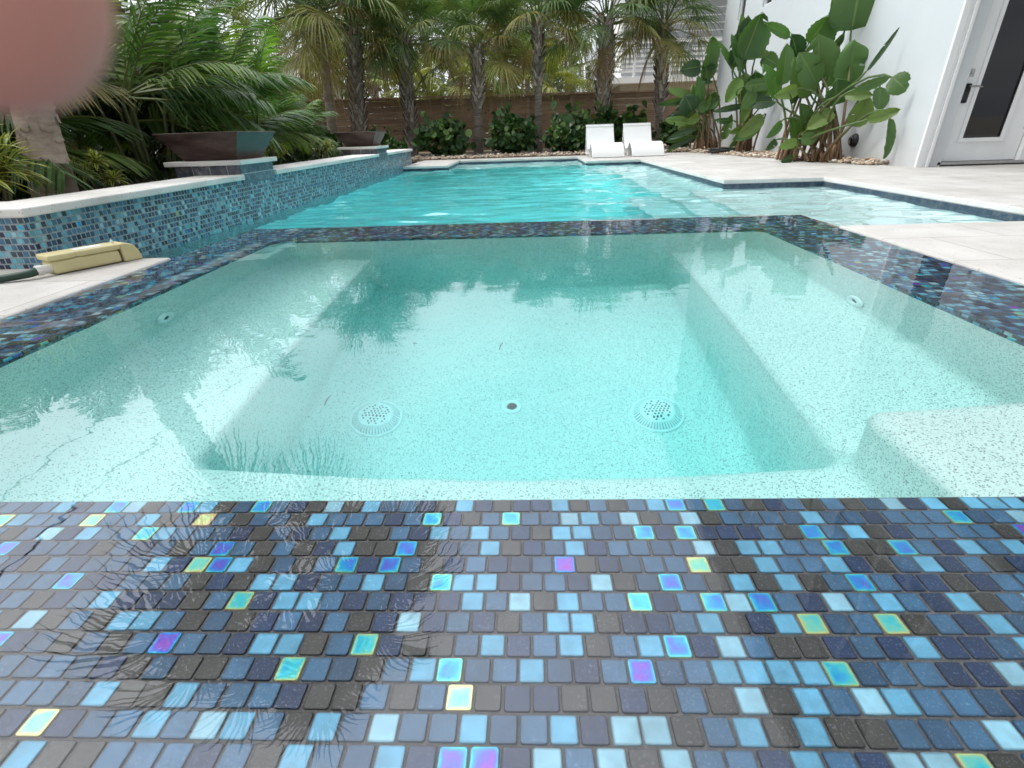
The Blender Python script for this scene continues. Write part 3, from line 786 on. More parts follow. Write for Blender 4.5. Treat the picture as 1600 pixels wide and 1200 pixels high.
m = MB(); m.lathe([(.075, .0005), (.075, .02), (.06, .045), (.03, .055), (.0001, .055)], seg=24, M=Mx); m.build('lamp_body', BLACK, t, True)
m = MB(); m.lathe([(.05, .049), (.05, .056), (.0001, .057)], seg=24, M=Mx); m.build('lens', PANE, t, True)

# ------------------------------------------------------------------ two white ledge loungers
def lounger(x, y, label, rz=0):
    t = thing('pool_lounger', (x, y, .0065), label, 'lounger', 'white loungers at the far end of the pool', rz)
    hw = .255
    # side profile (y, z): foot end towards the pool, knee hump, seat dip, tall back
    prof = [(-.56, .012), (-.53, .075), (-.475, .145), (-.41, .2), (-.335, .229), (-.26, .232), (-.18, .205), (-.10, .163), (0, .132), (.09, .13), (.17, .155), (.24, .23), (.31, .345), (.37, .455), (.41, .525)]
    def smooth(p, n=3):
        for _ in range(n):
            q = [p[0]]
            for a, b in zip(p, p[1:]): q += [((3 * a[0] + b[0]) / 4, (3 * a[1] + b[1]) / 4), ((a[0] + 3 * b[0]) / 4, (a[1] + 3 * b[1]) / 4)]
            p = q + [p[-1]]
        return p
    prof = smooth(prof, 2); th_ = .022
    def strip(m, xa, xb, pts, th_):
        n = len(pts); out = []
        for i in range(n):
            a, b = pts[max(i - 1, 0)], pts[min(i + 1, n - 1)]
            d = Vector((b[0] - a[0], b[1] - a[1])).normalized(); nn = Vector((-d.y, d.x))
            out.append((pts[i][0] - nn.x * th_, pts[i][1] - nn.y * th_))
        n0 = len(m.v)
        for i in range(n):
            fl = 1 + .10 * min(1, max(0, (-.05 - pts[i][0]) / .35))
            m.v += [(xa * fl, *pts[i]), (xb * fl, *pts[i]), (xb * fl, *out[i]), (xa * fl, *out[i])]
        for i in range(n - 1):
            a = n0 + i * 4
            for j in range(4): m.face((a + j, a + (j + 1) % 4, a + 4 + (j + 1) % 4, a + 4 + j))
        m.face((n0, n0 + 1, n0 + 2, n0 + 3)); m.face(tuple(n0 + (n - 1) * 4 + j for j in (3, 2, 1, 0)))
    m = MB(); strip(m, -hw, hw, prof, th_)
    bevel(m.build('seat_shell', WHITEP, t), .010, 3, 50)
    # rear support leg curling down behind the back
    leg = smooth([(.405, .50), (.415, .40), (.42, .25), (.415, .12), (.38, .03), (.33, .012)], 2)
    m = MB(); strip(m, -hw + .002, hw - .002, leg, .024); bevel(m.build('rear_support', WHITEP, t), .008, 2, 50)
    m = MB(); m.box(-hw + .03, hw - .03, .02, .10, .0, .10); bevel(m.build('seat_base', WHITEP, t), .01, 2)
    return t
lounger(1.36, 10.1, 'white moulded lounger on the left of the pair at the pool end', .05)
lounger(2.05, 10.12, 'white moulded lounger on the right of the pair beside the banana-like leaves', .05)

# ------------------------------------------------------------------ beige float box and hose on the left deck
t = thing('float_box', (-1.84, 2.065, .0065), 'beige plastic equipment box with stepped lid lying on the deck by the mosaic wall', 'equipment box', None, rad(62)); t.scale = (.78, .78, .9)
m = MB(); m.box(-.20, .11, -.062, .062, .004, .060); bevel(m.build('box_body', BEIGE, t), .012, 3)
m = MB()
pl = [(-.21, -.068), (-.10, -.068), (-.085, -.055), (-.06, -.068), (.12, -.068), (.12, .068), (-.21, .068)]
n = len(pl)
m.poly([(a, b, .086) for a, b in pl]); m.poly([(a, b, .061) for a, b in pl][::-1])
for i in range(n): a, b = pl[i], pl[(i + 1) % n]; m.poly([(*a, .061), (*b, .061), (*b, .086), (*a, .086)])
bm_o = m.build('lid', BEIGE, t)
bm = bmesh.new(); bm.from_mesh(bm_o.data); bmesh.ops.remove_doubles(bm, verts=bm.verts, dist=1e-5); bm.to_mesh(bm_o.data); bm.free(); bevel(bm_o, .008, 3)
m = MB()
pr = [(.12, .086), (.15, .086), (.185, .075), (.205, .045), (.215, .0), (.12, .0)]
m.poly([(a, -.066, b) for a, b in pr]); m.poly([(a, .066, b) for a, b in pr][::-1])
for i in range(len(pr)): a, b = pr[i], pr[(i + 1) % len(pr)]; m.poly([(a[0], -.066, a[1]), (a[0], .066, a[1]), (b[0], .066, b[1]), (b[0], -.066, b[1])])
o = m.build('end_hood', BEIGE, t); bm = bmesh.new(); bm.from_mesh(o.data); bmesh.ops.remove_doubles(bm, verts=bm.verts, dist=1e-5); bmesh.ops.recalc_face_normals(bm, faces=bm.faces); bm.to_mesh(o.data); bm.free(); bevel(o, .008, 3)
m = MB(); m.lathe([(.007, 0), (.007, .008), (.004, .014), (.0001, .015)], .12, .01, .0865, 10); m.build('lid_screw', WHITE, t, True)
m = MB(); m.box(-.07, .06, -.03, .04, .0862, .0870); m.build('lid_sticker', WHITE, t)
m = MB(); m.tube([(-.195, -.03, .03), (-.235, -.03, .03)], .019, 14); m.tube([(-.235, -.03, .03), (-.262, -.03, .03)], .022, 8); m.build('hose_coupling', M_simple('white_coupling', (.7, .68, .63), .4), t)
c52, s52 = math.cos(rad(62)) * .78, math.sin(rad(62)) * .78
def bx(a, b, c): return (-1.84 + a * c52 - b * s52, 2.065 + a * s52 + b * c52, .0065 + c * .9)
h0 = Vector(bx(-.255, -.03, .03))
m = MB(); pts = []
ctrl = [h0, Vector(bx(-.30, -.03, .024)), Vector((-2.02, 1.80, .021)), Vector((-2.12, 1.75, .0205)), Vector((-2.4, 1.66, .0205)), Vector((-2.9, 1.55, .0205)), Vector((-3.6, 1.3, .0205))]
for i in range(len(ctrl) - 1):
    p0, p1, p2, p3 = ctrl[max(i - 1, 0)], ctrl[i], ctrl[i + 1], ctrl[min(i + 2, len(ctrl) - 1)]
    for k in range(6):
        u = k / 6
        pts.append(.5 * ((2 * p1) + (p2 - p0) * u + (2 * p0 - 5 * p1 + 4 * p2 - p3) * u * u + (3 * p1 - p0 - 3 * p2 + p3) * u ** 3))
pts.append(ctrl[-1])
m.tube(pts, .0145, 12); tag(m.build('garden_hose', HOSEG, smooth=True), 'dark green garden hose running from the beige box along the deck', 'hose')

# black hose coil by the white wall
m = MB(); pts = []
for k in range(120):
    a = k / 120 * 2 * PI * 5
    r = .27 + .05 * math.sin(k * .7) + .03 * math.sin(k * .23)
    pts.append((3.48 + r * 1.15 * math.cos(a), 9.62 + r * .75 * math.sin(a), .035 + .013 * (k / 24) + .006 * math.sin(k * 1.3)))
m.tube(pts, .011, 8); tag(m.build('hose_coil', BLACK, smooth=True), 'loose coil of thin black hose lying on the pebbles at the wall', 'hose coil')

# ------------------------------------------------------------------ pebbles at the foot of the house wall and along the fence bed
def pebbles(name, n, pick, label, smin, smax, cols, zf=lambda x, y: .02):
    m = MB(); rr = random.Random(len(name) + n)
    k = 0
    while k < n:
        p = pick(rr)
        if p is None: continue
        x, y = p; k += 1; s = rr.uniform(smin, smax)
        Mx = Matrix.Translation((x, y, zf(x, y) + s * .28 + rr.random() ** 3 * s * .6)) @ Matrix.Rotation(rr.uniform(0, 6.28), 4, 'Z') @ Matrix.Rotation(rr.uniform(-.4, .4), 4, 'X') @ Matrix.Diagonal((s, s * rr.uniform(.6, .9), s * rr.uniform(.4, .65), 1))
        c = rr.choice(cols); v = rr.uniform(.75, 1.15); c = tuple(q * v for q in c)
        m.lathe([(.02, -.5), (.36, -.36), (.5, 0), (.36, .36), (.02, .5)], seg=7, M=Mx, col=c)
    tag(m.build(name, PEB, smooth=True), label, None, None, 'stuff')
PC = [(.62, .50, .36), (.70, .60, .46), (.52, .38, .27), (.72, .68, .60), (.42, .32, .26), (.60, .42, .30)]
def pk(rr):
    y = rr.uniform(6.15, 12.0); x1 = 3.97
    f = (y - 6.15) / 4.6
    x0 = 3.82 - .75 * min(f, 1) ** .7 - .16 * noise.noise(Vector((y * 1.7, 2, 0)))
    x = rr.uniform(x0, x1)
    return (x, y)
pebbles('wall_pebbles', 2600, pk, 'tan and pink river pebbles spread along the white wall', .025, .065, PC, lambda x, y: .007)
def pk2(rr):
    x = rr.uniform(-3.2, 3.8); y = 10.78 + abs(rr.gauss(0, .7))
    return (x, y) if y < 13.0 else None
pebbles('bed_pebbles', 1500, pk2, 'tan river pebbles in the bed before the fence', .03, .07, PC, lambda x, y: .006)

# ------------------------------------------------------------------ neighbour's raised deck and house
nt_ = thing('neighbour_house', (4.5, 22, 0), 'white raised house with balcony railings and steps seen beyond the fence', 'house')
def npz(name, m, mats, parent=nt_):
    m.v = [(a - 4.5, b - 22, c) for a, b, c in m.v]; return m.build(name, mats, parent)
m = MB(); m.box(3.6, 13, 22.6, 30, 0, 1.95); npz('lower_storey', m, NEIGHB)
m = MB(); m.box(2.75, 13, 22.0, 30, 1.955, 2.15); npz('balcony_floor', m, NEIGH)
m = MB(); m.box(4.1, 13, 25.5, 30, 2.16, 6.2)
npz('wall', m, NEIGH)
m = MB()
for k in range(15): m.box(4.06, 13.02, 25.47, 25.499, 2.2 + k * .26, 2.2 + k * .26 + .215)
npz('siding', m, M_simple('grey_siding', (.34, .35, .355), .7, 0, 3, .08))
m = MB(); m.box(3.3, 13.6, 23.5, 30.6, 6.2, 6.4); npz('roof', m, DARKR)
m = MB()
for x in (2.8, 4.0, 5.3, 6.6, 7.9, 9.2): m.box(x - .045, x + .045, 22.02, 22.11, 2.151, 3.2)
for z in (2.3, 2.46, 2.62, 2.78, 2.94): m.box(2.8, 9.2, 22.045, 22.085, z, z + .07)
m.box(2.75, 9.25, 22.0, 22.13, 3.2, 3.26)
for y in (23.2, 24.4, 25.4): m.box(2.755, 2.845, y - .045, y + .045, 2.151, 3.2)
for z in (2.3, 2.46, 2.62, 2.78, 2.94): m.box(2.78, 2.82, 22.1, 25.4, z, z + .07)
npz('railing', m, NEIGH)
m = MB()
for k in range(8): m.box(2.0 - k * .0, 2.7, 21.9 - .26 * (k + 1), 21.9 - .26 * k, 1.9 - .22 * (k + 1), 1.95 - .22 * (k + 1))
for x in (2.0, 2.7):
    Mx = Matrix.Translation((x, 21.9, 2.1)) @ Matrix.Rotation(math.atan2(.22, .26), 4, 'X')
    m.box(-.03, .03, -2.6, 0, -.2, .05, M=Mx); m.box(-.03, .03, -2.6, 0, .95, 1.02, M=Mx)
    for k in range(14): m.box(-.015, .015, -2.5 + k * .19, -2.46 + k * .19, .05, .95, M=Mx)
npz('stairs', m, NEIGH)
t = thing('neighbour_shed', (-8.1, 21, 0), 'pale gabled outbuilding glimpsed past the fence at the left palms', 'shed')
m = MB(); m.box(-1, 1, -.8, .8, 0, 2.2); m.build('wall', NEIGH, t)
m = MB(); m.poly([(-1.2, -1, 2.15), (1.2, -1, 2.15), (1.2, 0, 2.9), (-1.2, 0, 2.9)]); m.poly([(1.2, 1, 2.15), (-1.2, 1, 2.15), (-1.2, 0, 2.9), (1.2, 0, 2.9)]); m.poly([(-1, -.8, 2.2), (-1, 0, 2.85), (-1, .8, 2.2)]); m.poly([(1, -.8, 2.2), (1, .8, 2.2), (1, 0, 2.85)]); m.build('roof', NEIGH, t)

# ------------------------------------------------------------------ overhead cables (seen mirrored in the spa)
for (a, b, lab) in (((-13.2, 2.0, 8.0), (-15.6, 27, 8.4), 'outer black overhead cable strung high beyond the palm clumps'), ((-11.5, 2.0, 7.9), (-10.8, 27, 8.0), 'inner black overhead cable strung high above the palm clumps')):
    m = MB(); a, b = Vector(a), Vector(b)
    m.tube([a.lerp(b, k / 16) - Vector((0, 0, .5 * (1 - (k / 8 - 1) ** 2))) for k in range(17)], .02, 6)
    tag(m.build('overhead_cable', BLACK, smooth=True), lab, 'cable', 'overhead cables')
# ------------------------------------------------------------------ vegetation
LEAF = M_leaf('palm_leaf', .55, .25, .25); ARE = M_leaf('areca_leaf', .5, .28, .3); GRAPE = M_leaf('shrub_leaf', .35, .2); BAN = M_leaf('paddle_leaf', .33, .22, .5, 1)
def M_bark(name, cols, ring, sc):
    t = NT(name); o = t.obj(); a = t.attr()
    mp = t.add('ShaderNodeMapping'); t.l.new(o, mp.inputs['Vector']); mp.inputs['Scale'].default_value = (1, 1, ring)
    n = t.noise(mp.outputs[0], sc, 6, .65)
    c = t.ramp(n, [(.3, cols[0]), (.5, cols[1]), (.7, cols[2])])
    c = t.mix(1., c, a.outputs['Color'], 'MULTIPLY')
    t.bs(Base_Color=c, Roughness=.85, Normal=t.bump(n, .9, .012)); return t.m
BARK = M_bark('palm_trunk', [(.15, .12, .095), (.31, .25, .205), (.46, .39, .33)], 5, 9)
BOOT = M_bark('palm_boot', [(.19, .15, .125), (.40, .34, .30), (.62, .57, .52)], .6, 14)
BARK2 = M_bark('smooth_palm_trunk', [(.20, .15, .115), (.38, .30, .245), (.52, .43, .36)], 2.2, 5)
STALK = M_leaf('stalk', .5, .08)

def vcol(c, rr, k=.2, hue=.08):
    v = rr.uniform(1 - k, 1 + k)
    return (max(0, c[0] * v * rr.uniform(1 - hue, 1 + hue)), c[1] * v, max(0, c[2] * v * rr.uniform(1 - hue, 1 + hue)), 1)

def fan_leaf(m, rr, base, d, L, col, seg=40, droop=.55, pet=None, width=.025, tipc=None):
    """costapalmate fan: petiole, arched midrib and drooping narrow segments"""
    d = d.normalized(); side = d.cross(Z)
    if side.length < .05: side = Vector((1, 0, 0))
    side.normalize(); nrm = side.cross(d).normalized()
    pet = pet or L * .95
    p0 = Vector(base); g = Vector((0, 0, -1))
    p1 = p0 + d * pet * .5; p2 = p0 + d * pet + g * pet * .12
    m.tube([p0, p1, p2], [.016, .012, .008], 4, 1, (.13, .18, .06, 1), cap=False)
    dd = (p2 - p1).normalized()
    tw = rr.uniform(-.5, .5)
    side2 = (side * math.cos(tw) + nrm * math.sin(tw)).normalized(); nn = side2.cross(dd).normalized()
    for i in range(seg):
        f = (i + .5) / seg * 2 - 1
        a = f * rad(128) + rr.uniform(-.05, .05)
        l = L * (1 - .38 * abs(f) ** 1.6) * rr.uniform(.88, 1.08)
        start = p2 + dd * (.30 * L * (1 - abs(f))) + g * (.05 * (1 - abs(f)))
        sd_ = (dd * math.cos(a) + side2 * math.sin(a) + nn * .22 * (abs(f) - .3)).normalized()
        wv = (sd_.cross(nn)).normalized()
        c = vcol(col, rr, .2)
        pts = []
        for u in (0, .33, .62, .84, 1.0):
            pts.append((start + sd_ * l * u + g * (droop * rr.uniform(.9, 1.1)) * l * u ** 2.3 - sd_ * droop * .30 * l * u ** 3, width * (.55, 1, .85, .5, .06)[(0, .33, .62, .84, 1.0).index(u)]))
        n0 = len(m.v)
        tl = rr.uniform(-.6, .6)
        for p, w_ in pts:
            wq = wv * math.cos(tl) + nn * math.sin(tl)
            m.v.append(tuple(p - wq * w_ * .5)); m.v.append(tuple(p + wq * w_ * .5))
        for k in range(4):
            m.face((n0 + 2 * k, n0 + 2 * k + 1, n0 + 2 * k + 3, n0 + 2 * k + 2), 0, c if not (tipc and k > 1) else tipc)

def sabal_crown(seed, n=28, L=.80, green=(.11, .18, .06), dry=.25, low=-6, parent=None, dead=1, spread=1):
    rr = random.Random(seed); m = MB()
    for i in range(n):
        u = (i + .5) / n
        el = rad(82 - (82 - low) * u ** 1.05 + rr.uniform(-8, 8)); az = i * 2.39996 + rr.uniform(-.3, .3)
        d = Vector((math.cos(az) * math.cos(el), math.sin(az) * math.cos(el), math.sin(el)))
        col = green
        old = u > .72
        if old and rr.random() < .6: col = (.27, .25, .08)
        elif rr.random() < dry: col = (.19, .23, .065)
        base = Vector((math.cos(az) * .07, math.sin(az) * .07, .12 - .25 * u))
        fan_leaf(m, rr, base, d, L * rr.uniform(.85, 1.12), col, droop=.28 + .34 * u, pet=L * rr.uniform(.75, 1.1) * spread, tipc=vcol((.24, .17, .07), rr) if old and rr.random() < .4 else None)
    for i in range(dead):
        az = rr.uniform(0, 6.28); el = rad(rr.uniform(-72, -40))
        d = Vector((math.cos(az) * math.cos(el), math.sin(az) * math.cos(el), math.sin(el)))
        fan_leaf(m, rr, (d.x * .1, d.y * .1, -.12), d, L * .75, (.36, .24, .12), 26, .7, L * .6)
    # old flower stalks
    for i in range(3):
        az = rr.uniform(0, 6.28); p = Vector((math.cos(az) * .1, math.sin(az) * .1, 0)); pts = [p]
        for k in range(1, 6): pts.append(p + Vector((math.cos(az) * .22 * k, math.sin(az) * .22 * k, .10 * k - .045 * k * k)))
        m.tube(pts, [.012, .010, .008, .006, .004, .002], 4, 1, (.30, .22, .10, 1), cap=False)
        for q in pts[2:]:
            for _ in range(14):
                dv = Vector((rr.gauss(0, 1), rr.gauss(0, 1), rr.gauss(-.6, 1))).normalized() * rr.uniform(.08, .22)
                s_ = dv.cross(Z).normalized() * .004
                m.poly([q - s_, q + s_, q + dv + s_ * .5, q + dv - s_ * .5], 1, vcol((.34, .24, .10), rr))
    return m.build('crown', [LEAF, STALK], parent)

def trunk_mesh(m, rr, pts, rads, ringd=.06, seg=14, mi=0):
    """tapered trunk with leaf-scar rings"""
    P = []; Rr = []; cs = []
    for i in range(len(pts) - 1):
        a, b = Vector(pts[i]), Vector(pts[i + 1]); n = max(2, int((b - a).length / ringd))
        for k in range(n):
            u = k / n; P.append(a.lerp(b, u)); Rr.append((rads[i] * (1 - u) + rads[i + 1] * u) * (1 + rr.uniform(-.035, .035) + (.03 if k % 2 else -.01)))
            v = rr.uniform(.75, 1.15); cs.append((v, v, v, 1))
    P.append(Vector(pts[-1])); Rr.append(rads[-1])
    m.tube(P, Rr, seg, mi, cols=cs)

def boots(rr, p0, p1, r, parent, seed=0):
    """criss-cross stubs of old leaf bases"""
    m = MB(); p0, p1 = Vector(p0), Vector(p1); ax = (p1 - p0); Lh = ax.length; ax.normalize()
    step = .070; n = int(Lh / step); per = 6
    for k in range(n):
        f = k / n; c = p0 + ax * (k * step)
        for j in range(per):
            a = 2 * PI * (j + .5 * (k % 2)) / per + k * .12 + rr.uniform(-.1, .1)
            o = Vector((math.cos(a), math.sin(a), 0)); tg = Vector((-math.sin(a), math.cos(a), 0))
            out = rr.uniform(.03, .065); l = rr.uniform(.17, .24); sl = (1 if (k + j) % 2 else -1) * rr.uniform(.028, .048)
            v = rr.uniform(.7, 1.5); col = (v, v * rr.uniform(.93, 1.0), v * rr.uniform(.86, 1.0), 1)
            b = c + o * (r * .86)
            w0, w1 = .040, .020; th_ = .013
            q0 = [b - tg * w0, b + tg * w0]; mid = b + o * out * .45 + ax * l * .55 + tg * sl
            tp = b + o * (out + .012) + ax * l + tg * sl * 2
            q1 = [mid - tg * w1 * 1.5, mid + tg * w1 * 1.5]; q2 = [tp - tg * w1, tp + tg * w1]
            n0 = len(m.v)
            for q in (q0, q1, q2):
                for p in q: m.v.append(tuple(p + o * th_))
                for p in q[::-1]: m.v.append(tuple(p - o * th_ * .3))
            for s_ in (0, 4):
                for e_ in range(4): m.face((n0 + s_ + e_, n0 + s_ + (e_ + 1) % 4, n0 + s_ + 4 + (e_ + 1) % 4, n0 + s_ + 4 + e_), 0, col if e_ == 0 else (v * .3, v * .27, v * .25, 1))  # dark flanks, lighter tips: shade between boots put into the colour
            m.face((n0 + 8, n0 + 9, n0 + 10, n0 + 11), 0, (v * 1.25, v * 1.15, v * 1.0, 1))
    return m.build('leaf_boots', BOOT, parent)

CROWNS = {}
def crown_copy(key, parent, z, rz, sc, x=0, y=0):
    if key not in CROWNS:
        CROWNS[key] = sabal_crown(**KEYS[key]); o = CROWNS[key]
    else:
        o = CROWNS[key].copy(); COL.objects.link(o)
    o.parent = parent; o.location = (x, y, z); o.rotation_euler = (0, 0, rz); o.scale = (sc, sc, sc)
    return o
KEYS = {
    'a': dict(seed=1), 'b': dict(seed=2, n=28, low=-18), 'c': dict(seed=3, n=25, dead=2, low=-8), 'd': dict(seed=5, n=27),
    'y': dict(seed=8, n=24, green=(.34, .36, .09), dead=2, low=-55), 'z': dict(seed=9, n=26, green=(.18, .22, .07), dead=4, low=-55),
    'k': dict(seed=15, n=52, L=.78, green=(.07, .12, .04), low=-4, dead=0), 'w': dict(seed=12, n=30, L=1.0, green=(.16, .20, .095), low=-22, dead=1),
}
def sabal(x, y, zt, r, boot_from, key, label, lean=(0, 0), sc=1, rz=0, smooth=False, grp='palms in front of the fence'):
    rr = random.Random(int(x * 977 + y * 31))
    t = thing('cabbage_palm', (x, y, 0), label, 'palm tree', grp)
    m = MB(); lx, ly = lean
    P = lambda z: (lx * z / zt, ly * z / zt, z)
    trunk_mesh(m, rr, [P(-.1), P(.12), P(zt * .5), P(zt)], [r * 1.25, r, r * .93, r * .95])
    m.build('trunk', BARK2 if smooth else BARK, t, True)
    if boot_from is not None: boots(rr, P(boot_from), P(zt + .1), r, t)
    crown_copy(key, t, zt + .12, rz, sc, lx, ly)
    return t
sabal(-4.62, 13.0, 2.75, .105, None, 'w', 'slender smooth grey palm trunk leftmost before the fence under a big drooping crown', (.28, -.25), 1.12, .4, True)
sabal(-4.02, 13.1, 2.5, .150, .02, 'a', 'thick palm with criss cross boots to its foot behind the far copper bowl', (.22, 0), 1.0, 1.0)
sabal(-2.80, 13.3, 2.25, .125, .02, 'b', 'booted palm with dark scaly trunk between the far bowl and the leftmost round shrub', (.06, 0), .95, 2.2)
sabal(-1.17, 13.0, 2.0, .112, .95, 'c', 'palm with boots only on its upper trunk and yellowed seed stalks above the gravel', (.08, 0), .92, .3)
sabal(.26, 13.0, 2.4, .085, 1.35, 'd', 'thin palm with smooth lower trunk and short booted neck midway along the fence', (-.02, 0), .95, 1.9)
sabal(1.70, 12.9, 2.4, .150, .02, 'a', 'stout booted palm standing right behind the left white lounger', (0, 0), 1.02, 3.3)
sabal(3.05, 13.1, 2.3, .105, .75, 'b', 'palm with rough booted trunk and smooth foot nearest the white house', (-.1, 0), .92, 5.0)
G2 = 'palms beyond the fence'
BGP = [(-6.6, 17.2, 2.5, 'z', .95, 'shaggy palm past the fence at the far left behind the feathery clumps'), (-3.6, 17.0, 1.35, 'y', .95, 'low yellow green palm past the fence between the two leftmost booted trunks'),
       (-2.0, 16.6, 1.55, 'y', 1.0, 'yellow fronded palm past the fence left of the half booted trunk'), (-.5, 17.6, 1.75, 'z', 1.0, 'olive palm past the fence just left of the thin smooth trunk'),
       (.55, 16.4, 1.35, 'y', .9, 'low golden palm past the fence right of the thin smooth trunk'), (1.3, 18.2, 1.9, 'z', .95, 'brown skirted palm past the fence beside the white stair railing'),
       (-5.2, 19.5, 3.0, 'd', 1.2, 'tall dark palm well past the fence over the leftmost trunks'), (-2.6, 20.5, 3.3, 'b', 1.25, 'tall dark palm well past the fence near the scaly trunk'),
       (-.9, 21.5, 3.2, 'a', 1.15, 'tall dark palm well past the fence over the half booted trunk'), (.9, 23.0, 3.6, 'd', 1.2, 'tall dark palm well past the fence left of the balcony house'),
       (-9.5, 18.0, 3.4, 'a', 1.3, 'tall palm far past the fence beyond the left planter')]
for i, (x, y, zt, key, sc, lab) in enumerate(BGP):
    sabal(x, y, zt, .12, zt * .55, key, lab, (0, 0), sc, i * 1.3, False, G2)

for i, (x, y, zt, key, sc, lab) in enumerate([(-7.6, 21.5, 3.3, 'b', 1.3, 'tall palm beyond the fence over the pale outbuilding'), (-3.9, 23.0, 3.9, 'd', 1.3, 'very tall distant palm between the booted trunks'), (.0, 24.5, 4.2, 'b', 1.3, 'very tall distant palm over the thin smooth trunk'), (-6.0, 24.5, 4.2, 'a', 1.3, 'very tall distant palm over the leftmost slender trunk')]):
    sabal(x, y, zt, .13, zt * .6, key, lab, (0, 0), sc, i * 2.1, False, G2)

# ------------------------------------------------------------------ tall smooth palm rising from the left planter
t = thing('smooth_trunk_palm', (-2.83, 3.10, .15), 'tall grey palm with peeling smooth trunk rising from the planter at far left', 'palm tree')
rr = random.Random(77)
m = MB()
P = []; Rr = []; cs = []
for k in range(60):
    u = k / 59; z = 3.0 * u
    P.append(Vector((.50 * u ** 1.3, .28 * u ** 1.3, z))); Rr.append((.118 - .02 * min(u * 6, 1) - .012 * u) * (1 + rr.uniform(-.012, .012))); v = rr.uniform(.85, 1.1); cs.append((v, v * .97, v * .94, 1))
m.tube(P, Rr, 26, cols=cs); # split curling plates of old sheath on the trunk
for k in range(70):
    z = rr.uniform(.05, 1.5); u = z / 3; c = Vector((.50 * u ** 1.3, .28 * u ** 1.3, z)); a0 = rr.uniform(0, 2 * PI); wd = rr.uniform(.4, 1.3); hh = rr.uniform(.012, .05)
    r0 = .1035; n0 = len(m.v); v = rr.uniform(.8, 1.2)
    for j in range(7):
        a = a0 + wd * (j / 6 - .5); jag = rr.uniform(-.012, .012)
        for (zz, ro) in ((hh / 2 + jag, .001), (0, .003), (-hh / 2 + jag, .006 * rr.uniform(.4, 1.2))):
            m.v.append((c.x + math.cos(a) * (r0 + ro), c.y + math.sin(a) * (r0 + ro), c.z + zz))
    for j in range(6):
        for q in range(2): m.face((n0 + j * 3 + q, n0 + j * 3 + q + 1, n0 + j * 3 + q + 4, n0 + j * 3 + q + 3), 0, (v, v * .96, v * .9, 1))
m.build('trunk', BARK2, t, True)
cw = crown_copy('k', t, 3.25, 2.0, .95, .50, .28); cw.rotation_euler = (rad(-4), rad(6), 2.0)

# ------------------------------------------------------------------ feathery areca clumps
def frond(m, rr, base, az, el, L, col, droop=1.0, nl=30, ll=.36):
    d0_ = Vector((math.cos(az) * math.cos(el), math.sin(az) * math.cos(el), math.sin(el)))
    hz = Vector((math.cos(az), math.sin(az), 0)); pts = []; p = Vector(base); e = el
    n = 12
    for k in range(n + 1):
        pts.append(p.copy())
        e2 = e - droop * (k / n) ** 1.4 * .16 * (1 + k * .03)
        e = e2; p = p + (hz * math.cos(e) + Z * math.sin(e)) * (L / n)
    m.tube(pts, [.012 * (1 - .8 * k / n) for k in range(n + 1)], 4, 1, (.17, .20, .055, 1), cap=False)
    side = Vector((-math.sin(az), math.cos(az), 0))
    for i in range(nl):
        f = .20 + .80 * (i + .5) / nl
        k = f * n; k0 = min(int(k), n - 1); q = pts[k0].lerp(pts[k0 + 1], k - k0); t_ = (pts[k0 + 1] - pts[k0]).normalized()
        nr = side.cross(t_).normalized()
        l = ll * (math.sin(PI * (.12 + .80 * f ** .9)) ** .7) * rr.uniform(.88, 1.08)
        for s_ in (-1, 1):
            dv = (side * s_ * .80 + t_ * (.50 + .5 * f) - nr * rr.uniform(-.45, .0)).normalized()
            w_ = t_.cross(dv).cross(dv).normalized()
            c = vcol(col, rr, .35)
            g = Vector((0, 0, -1)); n0 = len(m.v)
            for u, wd in ((0, .55), (.35, 1), (.72, .7), (1, .05)):
                pp = q + dv * l * u + g * l * .26 * u ** 2.1
                m.v.append(tuple(pp - w_ * .0095 * wd)); m.v.append(tuple(pp + w_ * .0095 * wd))
            for h in range(3): m.face((n0 + 2 * h, n0 + 2 * h + 1, n0 + 2 * h + 3, n0 + 2 * h + 2), 0, c)
def areca(seed, n, L, parent, green=(.08, .155, .04), lowskirt=.3, stems=9, h=.55):
    rr = random.Random(seed); m = MB(); ms = MB()
    for s_ in range(stems):
        a = rr.uniform(0, 6.28); r = rr.uniform(.02, .22); hh = h * rr.uniform(.5, 1.25); b = Vector((math.cos(a) * r, math.sin(a) * r, 0)); tpt = b * 1.7 + Vector((0, 0, hh))
        ms.tube([b, b.lerp(tpt, .5), tpt], [.018, .015, .012], 7, 0, (.12, .13, .05, 1))
        for k in range(max(2, n // stems)):
            az = a + rr.uniform(-1.7, 1.7); el = rad(rr.choice([78, 66, 58, 46, 34, 20]) + rr.uniform(-8, 8))
            if rr.random() < lowskirt: el = rad(rr.uniform(-5, 30))
            col = green if rr.random() < .75 else (.18, .27, .06)
            if rr.random() < .05: col = (.33, .26, .08)
            frond(m, rr, tpt, az, el, L * rr.uniform(.75, 1.1), col, rr.uniform(.5, 1.0))
    m.build('fronds', [ARE, STALK], parent); ms.build('stems', STALK, parent)
AG = 'feathery palm clumps in the left planter'
def areca_thing(x, y, label, **k):
    t = thing('areca_palm', (x, y, .15), label, 'palm clump', AG); areca(parent=t, **k); return t
A1 = areca_thing(-3.25, 4.55, 'tall bushy feathery palm clump directly behind the near copper bowl', seed=21, n=54, L=1.15)
A2 = areca_thing(-3.35, 6.0, 'feathery palm clump with a bright lime frond between the two copper bowls', seed=22, n=45, L=1.0, green=(.095, .19, .042))
A3 = areca_thing(-3.75, 3.45, 'low feathery palm clump spreading between the grey trunk and the near bowl', seed=23, n=44, L=.95, lowskirt=.6, h=.3)
def A(src, x, y, rz, sc, lab): return dup(src, (x, y, .15), rz, sc, lab, AG)
